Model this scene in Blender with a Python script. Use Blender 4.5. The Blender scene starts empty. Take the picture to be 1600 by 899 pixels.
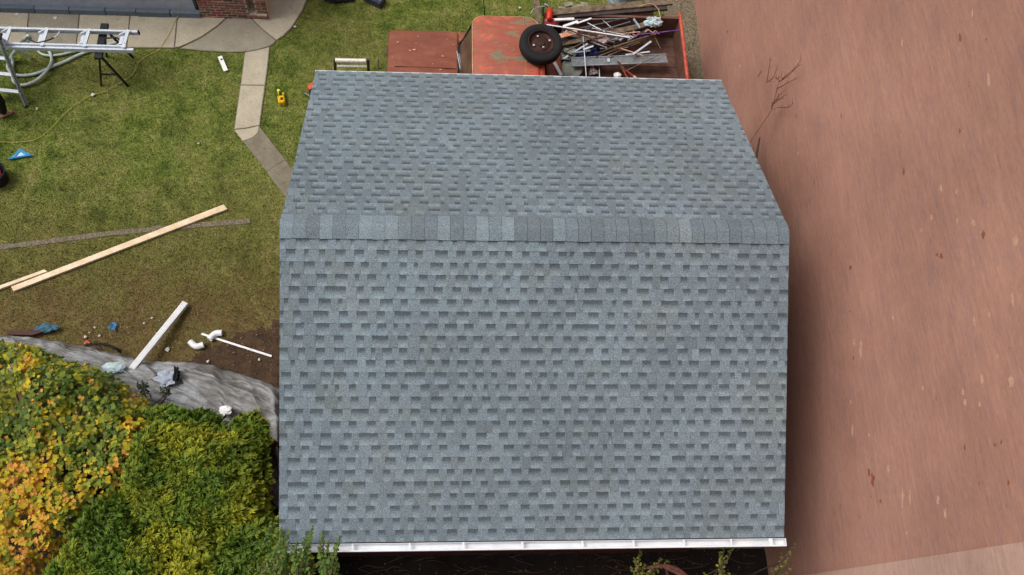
import bpy, math, random
import numpy as np
from mathutils import Vector, Matrix, noise
random.seed(7); RNG = np.random.default_rng(7)
S = bpy.context.scene
COL = S.collection

# ------------------------------------------------------------------ camera
CAM = Vector((-1.12905, -5.15640, 15.04992))
ROT = Matrix(((0.99739235, -0.0074926, -0.07177996),
              (-0.02215753, 0.91476943, -0.40336823),
              (0.06868439, 0.40390685, 0.91221802)))
FPX = 1436.65
cd = bpy.data.cameras.new('camera'); cam = bpy.data.objects.new('camera', cd); COL.objects.link(cam)
cam.matrix_world = Matrix.Translation(CAM) @ ROT.to_4x4()
cd.lens = FPX/1600*36; cd.sensor_width = 36; cd.clip_end = 500; cd.clip_start = .1
S.camera = cam
# ------------------------------------------------------------------ light
SUN_EL, SUN_AZ = 62.0, 276.0            # degrees; azimuth clockwise from +y (north)
w = bpy.data.worlds.new('World'); S.world = w; w.use_nodes = True
nt = w.node_tree; nt.nodes.clear()
sky = nt.nodes.new('ShaderNodeTexSky'); sky.sky_type = 'NISHITA'; sky.sun_disc = False
sky.sun_elevation = math.radians(SUN_EL); sky.sun_rotation = math.radians(SUN_AZ)
sky.air_density = 1.0; sky.dust_density = 6.0; sky.ozone_density = .6
hsv = nt.nodes.new('ShaderNodeHueSaturation'); hsv.inputs['Saturation'].default_value = .42
bg = nt.nodes.new('ShaderNodeBackground'); bg.inputs[1].default_value = .12
wo = nt.nodes.new('ShaderNodeOutputWorld')
nt.links.new(sky.outputs[0], hsv.inputs['Color']); nt.links.new(hsv.outputs[0], bg.inputs[0]); nt.links.new(bg.outputs[0], wo.inputs[0])
sl = bpy.data.lights.new('sun', 'SUN'); sl.energy = 1.3; sl.angle = math.radians(24); sl.color = (1, .97, .92)
so = bpy.data.objects.new('sun', sl); COL.objects.link(so)
az = math.radians(SUN_AZ); el = math.radians(SUN_EL)
sdir = Vector((math.sin(az)*math.cos(el), math.cos(az)*math.cos(el), math.sin(el)))
so.rotation_euler = sdir.to_track_quat('Z', 'Y').to_euler()
S.view_settings.view_transform = 'Standard'; S.view_settings.look = 'None'
S.view_settings.exposure = 0.22; S.view_settings.gamma = 1
S.view_settings.use_curve_mapping = False

# ------------------------------------------------------------------ helpers
def P(x, y, z=0.0):
    """world point at height z seen at photo pixel x, y"""
    d = ROT @ Vector(((x-800)/FPX, -(y-449.5)/FPX, -1)); t = (z-CAM.z)/d.z
    return CAM + d*t
def PW(x, y, xw):
    """world point on the upright plane x = xw seen at photo pixel x, y"""
    d = ROT @ Vector(((x-800)/FPX, -(y-449.5)/FPX, -1)); t = (xw-CAM.x)/d.x
    return CAM + d*t
def srgb(r, g, b):
    f = lambda c: (c/255/12.92) if c/255 <= .04045 else ((c/255+.055)/1.055)**2.4
    return (f(r), f(g), f(b), 1)

class MB:
    def __init__(s): s.v = []; s.f = []; s.c = []; s.m = []
    def add(s, vs, fs, col=(1, 1, 1, 1), mi=0):
        b = len(s.v); s.v += [tuple(v) for v in vs]
        for f in fs: s.f.append(tuple(b+i for i in f)); s.c.append(col); s.m.append(mi)
    def box(s, lo, hi, **k): s.obox(((lo[0]+hi[0])/2, (lo[1]+hi[1])/2, (lo[2]+hi[2])/2), (hi[0]-lo[0], hi[1]-lo[1], hi[2]-lo[2]), **k)
    def obox(s, c, d, rot=None, bev=0, **k):
        c = Vector(c); R_ = rot if rot is not None else Matrix.Identity(3)
        x, y, z = d[0]/2, d[1]/2, d[2]/2
        if bev <= 0:
            vs = [c+R_@Vector((a*x, b*y, e*z)) for e in (-1, 1) for a, b in ((-1, -1), (1, -1), (1, 1), (-1, 1))]
            s.add(vs, [(3, 2, 1, 0), (4, 5, 6, 7), (0, 1, 5, 4), (1, 2, 6, 5), (2, 3, 7, 6), (3, 0, 4, 7)], **k)
        else:
            ring = lambda q, zz: [c+R_@Vector((a, b, zz)) for a, b in ((-x+q, -y), (x-q, -y), (x, -y+q), (x, y-q), (x-q, y), (-x+q, y), (-x, y-q), (-x, -y+q))]
            r0 = ring(bev, -z); r1 = ring(bev, z-bev)
            r2 = [c+R_@Vector((a, b, z)) for a, b in ((-x+bev, -y+bev), (x-bev, -y+bev), (x-bev, -y+bev), (x-bev, y-bev), (x-bev, y-bev), (-x+bev, y-bev), (-x+bev, y-bev), (-x+bev, -y+bev))]
            fs = [(i, (i+1) % 8, 8+(i+1) % 8, 8+i) for i in range(8)]+[(8+i, 8+(i+1) % 8, 16+(i+1) % 8, 16+i) for i in range(8)]+[tuple(range(16, 24)), tuple(range(7, -1, -1))]
            s.add(r0+r1+r2, fs, **k)
    def bar(s, a, b, wd, th, up=(0, 0, 1), **k):
        a = Vector(a); b = Vector(b); d = b-a; L = d.length; d.normalize(); up = Vector(up)
        sd = up.cross(d)
        if sd.length < 1e-4: sd = Vector((1, 0, 0)).cross(d)
        sd.normalize(); u = d.cross(sd)
        R_ = Matrix((d, sd, u)).transposed()
        s.obox((a+b)/2, (L, wd, th), rot=R_, **k)
    def tube(s, pts, r, n=6, cap=True, **k):
        pts = [Vector(p) for p in pts]; N = len(pts)
        rr = r if isinstance(r, (list, tuple)) else [r]*N
        vs = []; prev = None
        for i, p in enumerate(pts):
            d = (pts[min(i+1, N-1)]-pts[max(i-1, 0)])
            if d.length < 1e-7: d = Vector((0, 0, 1))
            d.normalize()
            a = prev if prev is not None else (Vector((0, 0, 1)) if abs(d.z) < .9 else Vector((1, 0, 0)))
            a = (a-d*a.dot(d)); a.normalize(); prev = a; b = d.cross(a)
            for j in range(n):
                t = 2*math.pi*j/n; vs.append(p+(a*math.cos(t)+b*math.sin(t))*rr[i])
        fs = [(i*n+j, i*n+(j+1) % n, (i+1)*n+(j+1) % n, (i+1)*n+j) for i in range(N-1) for j in range(n)]
        if cap: fs += [tuple(range(n-1, -1, -1)), tuple(range((N-1)*n, N*n))]
        s.add(vs, fs, **k)
    def prism(s, poly, z0, z1, bev=0, **k):
        n = len(poly)
        area = sum(poly[i][0]*poly[(i+1) % n][1]-poly[(i+1) % n][0]*poly[i][1] for i in range(n))
        if area < 0: poly = poly[::-1]
        vs = [(p[0], p[1], z0) for p in poly]+[(p[0], p[1], z1-bev) for p in poly]
        fs = [(i, (i+1) % n, n+(i+1) % n, n+i) for i in range(n)]
        if bev:
            cx = sum(p[0] for p in poly)/n; cy = sum(p[1] for p in poly)/n
            q = []
            for i in range(n):
                a = Vector(poly[i-1][:2]); b = Vector(poly[i][:2]); c = Vector(poly[(i+1) % n][:2])
                e1 = (b-a).normalized(); e2 = (c-b).normalized()
                nn = Vector((-e1.y-e2.y, e1.x+e2.x)); nn = nn/max(nn.length_squared, .5)*2
                q.append((b.x+nn.x*bev*.7, b.y+nn.y*bev*.7, z1))
            vs += q; fs += [(n+i, n+(i+1) % n, 2*n+(i+1) % n, 2*n+i) for i in range(n)]
            fs.append(tuple(range(2*n, 3*n)))
        else: fs.append(tuple(range(n, 2*n)))
        fs.append(tuple(range(n-1, -1, -1)))
        s.add(vs, fs, **k)
    def lathe(s, prof, c, axis=(0, 0, 1), n=24, **k):
        ax = Vector(axis).normalized(); a = Vector((1, 0, 0)) if abs(ax.x) < .8 else Vector((0, 1, 0))
        a = (a-ax*a.dot(ax)).normalized(); b = ax.cross(a); c = Vector(c)
        vs = [c+ax*h+(a*math.cos(2*math.pi*j/n)+b*math.sin(2*math.pi*j/n))*r for r, h in prof for j in range(n)]
        m = len(prof)
        s.add(vs, [(i*n+j, i*n+(j+1) % n, (i+1)*n+(j+1) % n, (i+1)*n+j) for i in range(m-1) for j in range(n)], **k)
    def mesh(s, name, smooth=False):
        me = bpy.data.meshes.new(name); me.from_pydata(s.v, [], s.f)
        if any(c != (1, 1, 1, 1) for c in s.c):
            at = me.color_attributes.new('tint', 'FLOAT_COLOR', 'CORNER')
            arr = []
            for f, c in zip(s.f, s.c): arr += list(c)*len(f)
            at.data.foreach_set('color', arr)
        if smooth: me.polygons.foreach_set('use_smooth', [True]*len(me.polygons))
        return me
    def build(s, name, mats, parent=None, smooth=False, **k):
        me = s.mesh(name, smooth)
        for m in (mats if isinstance(mats, (list, tuple)) else [mats]): me.materials.append(m)
        if any(s.m): me.polygons.foreach_set('material_index', s.m)
        return link(name, me, parent, **k)
def link(name, data, parent=None, loc=None, kind=None, label=None, cat=None, group=None):
    o = bpy.data.objects.new(name, data); COL.objects.link(o)
    if loc is not None: o.location = loc
    if parent is not None:
        o.parent = parent; o.matrix_parent_inverse = parent_inv(parent)
    if kind: o['kind'] = kind
    if label: o['label'] = label
    if cat: o['category'] = cat
    if group: o['group'] = group
    return o
def world_of(o):
    m = Matrix.Translation(o.location) @ o.rotation_euler.to_matrix().to_4x4()
    return (world_of(o.parent) @ o.matrix_parent_inverse @ m) if o.parent else m
def parent_inv(p): return world_of(p).inverted()
def thing(name, label, cat, loc=(0, 0, 0), group=None):
    return link(name, None, loc=Vector(loc), label=label, cat=cat, group=group)
def copy_tree(o, shift, label=None):
    c = o.copy(); COL.objects.link(c); c.location = Vector(o.location)+Vector(shift)
    if label: c['label'] = label
    for ch in list(o.children):
        d = ch.copy(); COL.objects.link(d); d.parent = c
        for g in list(ch.children):
            e = g.copy(); COL.objects.link(e); e.parent = d
    return c

# ------------------------------------------------------------------ materials
def nd(nt, t, **k):
    n = nt.nodes.new(t)
    for a, v in k.items():
        if a.startswith('i_'): n.inputs[a[2:].replace('_', ' ')].default_value = v
        else: setattr(n, a, v)
    return n
def ramp(nt, src, stops):
    r = nt.nodes.new('ShaderNodeValToRGB'); e = r.color_ramp.elements
    while len(e) < len(stops): e.new(.5)
    for i, (p_, c) in enumerate(stops):
        e[i].position = p_; e[i].color = c if isinstance(c, (tuple, list)) else (c, c, c, 1)
    nt.links.new(src, r.inputs[0]); return r.outputs[0]
def mixc(nt, f, a, b, mode='MIX'):
    m = nt.nodes.new('ShaderNodeMix'); m.data_type = 'RGBA'; m.blend_type = mode
    for v, i in ((f, 0), (a, 6), (b, 7)):
        if hasattr(v, 'links'): nt.links.new(v, m.inputs[i])
        else: m.inputs[i].default_value = v
    return m.outputs[2]
def base(name, rough=.7, metal=0, spec=.35):
    m = bpy.data.materials.new(name); m.use_nodes = True; nt = m.node_tree
    b = nt.nodes['Principled BSDF']; b.inputs['Roughness'].default_value = rough; b.inputs['Metallic'].default_value = metal
    b.inputs['Specular IOR Level'].default_value = spec
    return m, nt, b
def pos(nt, scale=(1, 1, 1), rot=(0, 0, 0)):
    g = nt.nodes.new('ShaderNodeNewGeometry'); mp = nt.nodes.new('ShaderNodeMapping')
    mp.inputs['Scale'].default_value = scale; mp.inputs['Rotation'].default_value = rot
    nt.links.new(g.outputs['Position'], mp.inputs[0]); return mp.outputs[0]
def nz(nt, vec, scale, detail=4, rough=.6, dist=0):
    n = nt.nodes.new('ShaderNodeTexNoise'); n.inputs['Scale'].default_value = scale; n.inputs['Detail'].default_value = detail
    n.inputs['Roughness'].default_value = rough; n.inputs['Distortion'].default_value = dist
    nt.links.new(vec, n.inputs['Vector']); return n.outputs['Fac']
def bump(nt, b, h, strength=.3, dist=.01):
    n = nt.nodes.new('ShaderNodeBump'); n.inputs['Strength'].default_value = strength; n.inputs['Distance'].default_value = dist
    nt.links.new(h, n.inputs['Height']); nt.links.new(n.outputs[0], b.inputs['Normal'])
MC = {}
def simple(name, c1, c2=None, scale=8, rough=.6, metal=0, bmp=.2, bdist=.005, stretch=(1, 1, 1), spec=.35, lohi=(.35, .65)):
    if name in MC: return MC[name]
    m, nt, b = base(name, rough, metal, spec)
    c2 = c2 or tuple(x*.72 for x in c1[:3])+(1,)
    v = pos(nt, stretch); f = nz(nt, v, scale, 6, .65)
    nt.links.new(ramp(nt, f, [(lohi[0], c2), (lohi[1], c1)]), b.inputs['Base Color'])
    if bmp: bump(nt, b, nz(nt, v, scale*5, 4), bmp, bdist)
    MC[name] = m; return m
white_paint = simple('white_paint', srgb(228, 230, 233), srgb(212, 215, 220), 5, .35, bmp=.03)
white_pvc = simple('white_pvc', srgb(232, 232, 234), srgb(216, 216, 216), 6, .3, bmp=.02)
alu = simple('brushed_aluminium', srgb(216, 222, 230), srgb(184, 192, 202), 30, .42, .3, bmp=.05)
galv = simple('galvanised_sheet', srgb(150, 156, 158), srgb(112, 120, 126), 14, .4, .5, bmp=.06)
chrome = simple('worn_chrome', srgb(232, 226, 214), srgb(190, 184, 170), 30, .35, .25, bmp=.02)
black_steel = simple('black_steel', srgb(34, 34, 40), srgb(20, 20, 24), 20, .5, .2)
rubber = simple('black_rubber', srgb(30, 31, 33), srgb(20, 20, 22), 30, .85, bmp=.25)
rust = simple('rusty_steel', srgb(92, 56, 42), srgb(56, 34, 28), 14, .85)
bed_rust = simple('rusty_bed_paint', srgb(112, 78, 64), srgb(84, 54, 44), 5, .85, lohi=(.3, .7))
red_edge = simple('faded_orange_red_paint', srgb(196, 92, 70), srgb(150, 62, 46), 9, .55)
wood_new = simple('fresh_pine', srgb(228, 210, 182), srgb(208, 182, 146), 6, .7, stretch=(1, 1, 1))
wood_old = simple('weathered_grey_wood', srgb(128, 112, 94), srgb(78, 66, 54), 9, .9, bmp=.5)
bark = simple('brown_bark', srgb(92, 72, 56), srgb(58, 44, 34), 20, .9, bmp=.5)
red_twig = simple('reddish_twig', srgb(120, 76, 66), srgb(84, 50, 44), 20, .8)
blue_pl = simple('blue_plastic', srgb(52, 150, 196), srgb(34, 112, 160), 8, .35)
dark_blue = simple('navy_cloth', srgb(34, 38, 84), srgb(22, 24, 58), 10, .8)
yellow_pl = simple('yellow_plastic', srgb(238, 204, 20), srgb(190, 140, 14), 20, .35)
neon = simple('neon_cap', srgb(214, 240, 90), srgb(200, 225, 70), 10, .4)
red_pl = simple('red_plastic', srgb(206, 54, 30), srgb(160, 34, 24), 14, .4)
orange_pl = simple('orange_plastic', srgb(214, 100, 60), srgb(190, 70, 40), 10, .45)
purple = simple('purple_cord', srgb(128, 76, 160), srgb(90, 50, 120), 10, .6)
yellow_cord = simple('yellow_cord_jacket', srgb(196, 182, 92), srgb(168, 150, 70), 10, .5)
hose_m = simple('pale_hose', srgb(196, 206, 200), srgb(160, 172, 166), 8, .5)
bag_m = simple('pale_plastic_bag', srgb(196, 216, 218), srgb(150, 170, 176), 14, .4, bmp=.6, bdist=.02)
slate_pl = simple('slate_grey_plastic', srgb(64, 68, 82), srgb(44, 46, 58), 14, .5)
barrel_m = simple('pale_blue_barrel', srgb(172, 190, 200), srgb(128, 146, 158), 6, .5)
stone_m = simple('pale_flat_stone', srgb(150, 146, 122), srgb(112, 110, 88), 12, .9, bmp=.5)
black_cloth = simple('black_cloth', srgb(22, 22, 24), srgb(12, 12, 14), 40, .9)
skin_m = simple('skin', srgb(190, 134, 108), srgb(172, 116, 92), 20, .5, bmp=.05)
shoe_m = simple('tan_suede', srgb(186, 138, 110), srgb(150, 108, 84), 24, .8)
hair_m = simple('dark_hair', srgb(40, 30, 24), srgb(26, 20, 16), 60, .6, bmp=.6)

def tinted(name, rough=.75, mult=1.0, noise_amt=.25, scale=40, spec=.3, trans=0):
    m, nt, b = base(name, rough, 0, spec)
    a = nd(nt, 'ShaderNodeAttribute', attribute_name='tint')
    f = nz(nt, pos(nt), scale, 3)
    v = ramp(nt, f, [(.3, 1-noise_amt), (.7, 1+noise_amt)])
    nt.links.new(mixc(nt, 1.0, a.outputs['Color'], v, 'MULTIPLY'), b.inputs['Base Color'])
    if trans:
        b.inputs['Subsurface Weight'].default_value = 0
        tr = nt.nodes.new('ShaderNodeBsdfTranslucent'); mx = nt.nodes.new('ShaderNodeMixShader'); mx.inputs[0].default_value = trans
        nt.links.new(mixc(nt, 1.0, a.outputs['Color'], v, 'MULTIPLY'), tr.inputs[0])
        out = nt.nodes['Material Output']
        nt.links.new(b.outputs[0], mx.inputs[1]); nt.links.new(tr.outputs[0], mx.inputs[2]); nt.links.new(mx.outputs[0], out.inputs[0])
    return m
leaf_m = tinted('leaf', .6, trans=.3, noise_amt=.2)
spray_m = tinted('conifer_spray', .7, trans=.12, noise_amt=.25)
brick_m = tinted('old_brick', .9, noise_amt=.3, scale=60)
plinth_m = tinted('painted_block', .8, noise_amt=.12, scale=20)

def grass_color(nt):
    """patchy autumn lawn: green, olive and dry brown, browner towards the south"""
    v = pos(nt)
    big = nz(nt, v, .55, 5, .65); mid = nz(nt, v, 2.0, 9, .78); fine = nz(nt, v, 28, 4, .7); dirt = nz(nt, v, 1.3, 6, .75)
    g = nt.nodes.new('ShaderNodeNewGeometry'); sep = nt.nodes.new('ShaderNodeSeparateXYZ'); nt.links.new(g.outputs['Position'], sep.inputs[0])
    c = ramp(nt, mid, [(.33, (.040, .082, .012, 1)), (.43, (.092, .140, .020, 1)), (.53, (.175, .218, .042, 1)), (.66, (.285, .262, .100, 1))])
    c = mixc(nt, ramp(nt, big, [(.42, 0), (.62, .55)]), c, (.210, .208, .062, 1))
    # browner and barer to the south: factor from y and noise
    my = nd(nt, 'ShaderNodeMapRange'); nt.links.new(sep.outputs['Y'], my.inputs[0])
    my.inputs[1].default_value = 3.9; my.inputs[2].default_value = .9; my.inputs[3].default_value = 0; my.inputs[4].default_value = 1
    ad = nd(nt, 'ShaderNodeMath', operation='MULTIPLY'); nt.links.new(my.outputs[0], ad.inputs[0])
    nt.links.new(ramp(nt, dirt, [(.28, .5), (.6, 1.0)]), ad.inputs[1])
    c = mixc(nt, ad.outputs[0], c, (.142, .094, .038, 1))
    fv = ramp(nt, fine, [(.25, .55), (.75, 1.45)])
    cl = nz(nt, v, 7.5, 5, .75); c = mixc(nt, 1.0, c, ramp(nt, cl, [(.30, .66), (.5, 1.0), (.70, 1.36)]), 'MULTIPLY')
    return mixc(nt, 1.0, c, fv, 'MULTIPLY'), fine
m, nt_, b_ = base('lawn_ground', .95, 0, .1)
gc, gf = grass_color(nt_)
nt_.links.new(mixc(nt_, .2, gc, (.07, .055, .028, 1)), b_.inputs['Base Color']); bump(nt_, b_, gf, .8, .03)
lawn_ground = m
m, nt_, b_ = base('grass_blade', .8, 0, .15)
gc, gf = grass_color(nt_)
a = nd(nt_, 'ShaderNodeAttribute', attribute_name='tint')
nt_.links.new(mixc(nt_, 1.0, gc, a.outputs['Color'], 'MULTIPLY'), b_.inputs['Base Color'])
grass_m = m
soil_m = simple('dark_soil', srgb(82, 62, 44), srgb(54, 40, 28), 5, .95, bmp=.9, bdist=.03)
dark_soil = simple('soil_darkened_for_shade', srgb(34, 26, 22), srgb(18, 14, 13), 6, .95, bmp=.9, bdist=.03)  # soil colour taken near black to carry the shade below the eave
gravel_m = simple('gritty_edging', srgb(150, 138, 118), srgb(98, 86, 68), 34, .95, bmp=1, bdist=.02)

def concrete(name, c1, c2):
    m, nt, b = base(name, .9, 0, .2)
    v = pos(nt); f = nz(nt, v, 2.6, 8, .8); g = nz(nt, v, 42, 4, .8); s = nz(nt, v, 22, 2, .5)
    c = ramp(nt, f, [(.3, c2), (.7, c1)])
    c = mixc(nt, 1, c, ramp(nt, g, [(.3, .80), (.7, 1.16)]), 'MULTIPLY')
    c = mixc(nt, 1, c, ramp(nt, s, [(.24, .45), (.30, 1)]), 'MULTIPLY')
    nt.links.new(c, b.inputs['Base Color']); bump(nt, b, g, .35, .004); return m
conc_a = concrete('pale_concrete', srgb(186, 177, 156), srgb(158, 149, 130))
conc_b = concrete('greyer_concrete', srgb(160, 153, 136), srgb(132, 126, 112))
conc_c = concrete('mossy_concrete', srgb(140, 132, 114), srgb(100, 93, 78))

# shingles: tint R = piece tone, G = place in a cut-out (0 tab, 0.1..1 up the cut-out), B = second tone
m, nt, b = base('asphalt_granules', .93, 0, .18)
a = nd(nt, 'ShaderNodeAttribute', attribute_name='tint'); sp = nt.nodes.new('ShaderNodeSeparateColor'); nt.links.new(a.outputs['Color'], sp.inputs[0])
col = ramp(nt, sp.outputs[0], [(0, (.108, .133, .146, 1)), (.35, (.138, .172, .194, 1)), (.7, (.174, .219, .248, 1)), (1, (.238, .291, .318, 1))])
v = pos(nt)
warm = nz(nt, v, 1.3, 4, .6); blo = nz(nt, v, .7, 3, .6)
col = mixc(nt, ramp(nt, warm, [(.50, 0), (.68, .38)]), col, (.162, .180, .160, 1))
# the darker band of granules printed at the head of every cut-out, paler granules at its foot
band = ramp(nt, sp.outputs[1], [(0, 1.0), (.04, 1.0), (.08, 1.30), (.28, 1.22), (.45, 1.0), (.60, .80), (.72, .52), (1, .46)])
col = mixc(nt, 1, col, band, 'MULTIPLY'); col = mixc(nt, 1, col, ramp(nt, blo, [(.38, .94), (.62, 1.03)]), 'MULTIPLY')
g1 = nz(nt, v, 150, 3, .8); g2 = nz(nt, v, 60, 3, .7)
col = mixc(nt, 1, col, ramp(nt, g1, [(.32, .52), (.5, 1.0), (.68, 1.6)]), 'MULTIPLY')
col = mixc(nt, 1, col, ramp(nt, g2, [(.32, .66), (.68, 1.36)]), 'MULTIPLY')
nt.links.new(col, b.inputs['Base Color']); bump(nt, b, g1, .5, .004)
shingle_m = m

# painted wall of the tall neighbour
def wall_mat(name, c1, c2, c3):
    m, nt, b = base(name, .8, 0, .25)
    v1 = pos(nt, (1, 1.6, 16)); v2 = pos(nt, (1, 3.2, 50)); v3 = pos(nt, (1, .45, .45)); v4 = pos(nt, (1, .9, 4))
    f1 = nz(nt, v1, 1.3, 6, .7); f2 = nz(nt, v2, 1.2, 5, .75); f3 = nz(nt, v3, 1.0, 5, .6); f4 = nz(nt, v4, 2.4, 4, .6)
    c = ramp(nt, f3, [(.3, c2), (.7, c1)])
    c = mixc(nt, ramp(nt, f4, [(.50, 0), (.70, .5)]), c, c3); f7 = nz(nt, pos(nt, (1, .8, .8)), .9, 5, .6); c = mixc(nt, 1, c, ramp(nt, f7, [(.35, .88), (.65, 1.08)]), 'MULTIPLY')
    c = mixc(nt, 1, c, ramp(nt, f1, [(.25, .86), (.75, 1.12)]), 'MULTIPLY')
    c = mixc(nt, 1, c, ramp(nt, f2, [(.25, .90), (.72, 1.10)]), 'MULTIPLY')
    f5 = nz(nt, pos(nt, (1, 1.4, 3)), 9, 6, .75); c = mixc(nt, 1, c, ramp(nt, f5, [(.3, .88), (.7, 1.11)]), 'MULTIPLY')
    f6 = nz(nt, pos(nt, (1, 2, 7)), 5, 3, .6); c = mixc(nt, ramp(nt, f6, [(.66, 0), (.74, .5)]), c, (c1[0]*1.2, c1[1]*1.4, c1[2]*1.4, 1))
    nt.links.new(c, b.inputs['Base Color']); bump(nt, b, f2, .25, .005); return m
pink_wall = wall_mat('pink_brown_wall_paint', (.470, .248, .182, 1), (.415, .212, .158, 1), (.345, .200, .185, 1))
tan_wall = wall_mat('tan_render', (.54, .345, .275, 1), (.50, .31, .25, 1), (.48, .30, .25, 1))
chip_pale = simple('bared_pale_plaster', srgb(214, 172, 146), srgb(188, 142, 118), 30, .9, bmp=.3)
chip_red = simple('bared_red_brick', srgb(160, 94, 74), srgb(140, 78, 62), 30, .9, bmp=.3)
lilac_wall = simple('blue_grey_wall_paint', srgb(168, 174, 188), srgb(150, 158, 172), 4, .7, bmp=.1)
garage_wall = simple('dark_red_siding', srgb(96, 44, 38), srgb(70, 32, 28), 6, .8, stretch=(1, 1, 12))
mortar_m = simple('old_mortar', srgb(205, 188, 168), srgb(168, 150, 130), 20, .95, bmp=.4)

def truck_paint(name, stops, scale=3.0, metal=0, stretch=(1, 2.2, 1), dist=1.0):
    m, nt, b = base(name, .62, 0, .35)
    v = pos(nt, stretch); f = nz(nt, v, scale, 6, .62, dist); g = nz(nt, pos(nt), 26, 5, .75)
    c = ramp(nt, f, stops); c = mixc(nt, 1, c, ramp(nt, g, [(.25, .84), (.75, 1.14)]), 'MULTIPLY')
    sp_ = nz(nt, pos(nt), 9, 2, .5)
    nt.links.new(c, b.inputs['Base Color']); bump(nt, b, g, .12, .003); return m
hood_paint = truck_paint('oxide_red_paint', [(.3, srgb(112, 62, 46)), (.5, srgb(128, 72, 53)), (.7, srgb(140, 84, 64))], 1.5)
cab_paint = truck_paint('patchy_sunburnt_paint', [(.33, srgb(104, 112, 88)), (.385, srgb(132, 112, 86)), (.43, srgb(146, 80, 64)), (.51, srgb(158, 86, 68)), (.555, srgb(150, 96, 76)), (.575, srgb(196, 92, 66)), (.62, srgb(190, 84, 64)), (.64, srgb(140, 100, 80)), (.69, srgb(132, 124, 98))], 1.5, stretch=(1.0, 2.0, 1), dist=.3)

# ================================================================== SETTING
gb = MB(); gb.add([(-60, -60, 0), (60, -60, 0), (60, 60, 0), (-60, 60, 0)], [(0, 1, 2, 3)])
gb.build('ground', lawn_ground, kind='structure')
def poly_px(pts, z=0): return [tuple(P(x, y, z)[:2]) for x, y in pts]
# worn earth beside and behind the garage
sp = MB()
def sheet(poly, z):
    n = len(poly); sp.add([(x, y, z) for x, y in poly], [tuple(range(n))])
def ragged(poly, amp=.12, step=.07):
    out = []
    for i in range(len(poly)):
        a = Vector(poly[i][:2]); b = Vector(poly[(i+1) % len(poly)][:2]); k = max(1, int((b-a).length/step))
        for j in range(k):
            q = a.lerp(b, j/k); o = noise.noise_vector(Vector((q.x*2.3, q.y*2.3, 3)))+noise.noise_vector(Vector((q.x*9, q.y*9, 5)))*.4
            out.append((q.x+o.x*amp, q.y+o.y*amp))
    return out
soil_poly = (poly_px([(330, 545), (370, 520), (425, 505), (470, 480), (560, 470), (560, 700), (430, 700), (300, 580)]))
def inside1(x, y, poly):
    c = False; n = len(poly)
    for i in range(n):
        x0, y0 = poly[i][0], poly[i][1]; x1, y1 = poly[(i+1) % n][0], poly[(i+1) % n][1]
        if (y0 > y) != (y1 > y) and x < (x1-x0)*(y-y0)/(y1-y0)+x0: c = not c
    return c
for ix in range(80):
    for iy in range(90):
        x = -5.6+ix*.04; y = -1.9+iy*.04
        o = noise.noise_vector(Vector((x*1.6, y*1.6, 3)))*.34+noise.noise_vector(Vector((x*7, y*7, 5)))*.16
        if inside1(x+o.x, y+o.y, soil_poly): sp.add([(x, y, .004), (x+.04, y, .004), (x+.04, y+.04, .004), (x, y+.04, .004)], [(0, 1, 2, 3)])
sp.build('bare_soil', soil_m, kind='structure')
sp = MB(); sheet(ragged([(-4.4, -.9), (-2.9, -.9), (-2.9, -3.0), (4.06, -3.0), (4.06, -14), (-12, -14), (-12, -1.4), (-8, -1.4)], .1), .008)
sp.build('shade_painted_soil', dark_soil, kind='structure')  # dark sheet, shade south of the garage put into its colour
sp = MB(); sheet([(2.8, -3.1), (4.07, -3.1), (4.07, 12), (3.38, 12), (3.38, 4.0), (2.8, 4.0)], .012)
sp.build('gritty_alley', gravel_m, kind='structure')

PAVE = []
def slab(pts, mt, z=.035, gap=.008, sub=1):
    w_ = poly_px(pts); cx = sum(p[0] for p in w_)/len(w_); cy = sum(p[1] for p in w_)/len(w_)
    PAVE.append(w_)
    mb = MB(); mb.prism(w_, -.02, z, bev=.007); return mb.build('concrete_slab', mt, pave_root)
pave_root = link('pavement', None, kind='structure')
sj = [(-60, 22, 72), (-10, 22, 72), (47, 24, 73), (126, 25, 74.5), (205, 26, 75.5), (279, 28, 76)]
for i in range(len(sj)-1):
    x0, t0, b0 = sj[i]; x1, t1, b1 = sj[i+1]
    d = 6
    slab([(x0+.7, t0-8), (x1-.7, t1-8), (x1-d-.7, b1), (x0-d+.7, b0)], (conc_a, conc_a, conc_b)[i % 3] if i != 3 else conc_a)
slab([(280, 20), (356, 20), (354.5, 28.7), (339.5, 42), (315, 59), (291, 70.5), (281, 74.5), (274, 75.5)], conc_a)
slab([(356.5, 20), (392, 20), (393, 31), (407.5, 46.5), (431, 65), (427, 70), (420, 73.6), (402, 79), (387, 81.5), (360, 82.5), (320, 80.5), (283, 76.5), (292.5, 72), (316, 60.5), (341, 43.5), (356, 29.5)], conc_b, .031)
slab([(394, 20), (421, 20), (423, 0), (425, -40), (500, -60), (488, -25), (479, 0), (472, 18), (457, 42), (443, 57), (432.5, 64), (409, 45.5), (394.5, 30)], conc_a)
slab([(383.5, 83.5), (400, 81), (421, 75), (418.4, 100), (414, 134), (377, 133.5), (381.5, 100)], conc_a, .028)
slab([(376.8, 135), (413.8, 135.5), (405.5, 196.5), (385, 201), (367, 203)], conc_a, .03)
slab([(366.8, 204.5), (385, 202.5), (405.2, 198), (403, 209), (395, 216), (380, 221.5)], conc_a, .027)
slab([(381, 223), (395.5, 217.5), (404, 210), (406, 199), (446, 251), (417, 269)], conc_c, .03)
slab([(418, 270.5), (447, 252.5), (482, 296), (520, 345), (480, 352), (440, 300)], conc_c, .028)

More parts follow.
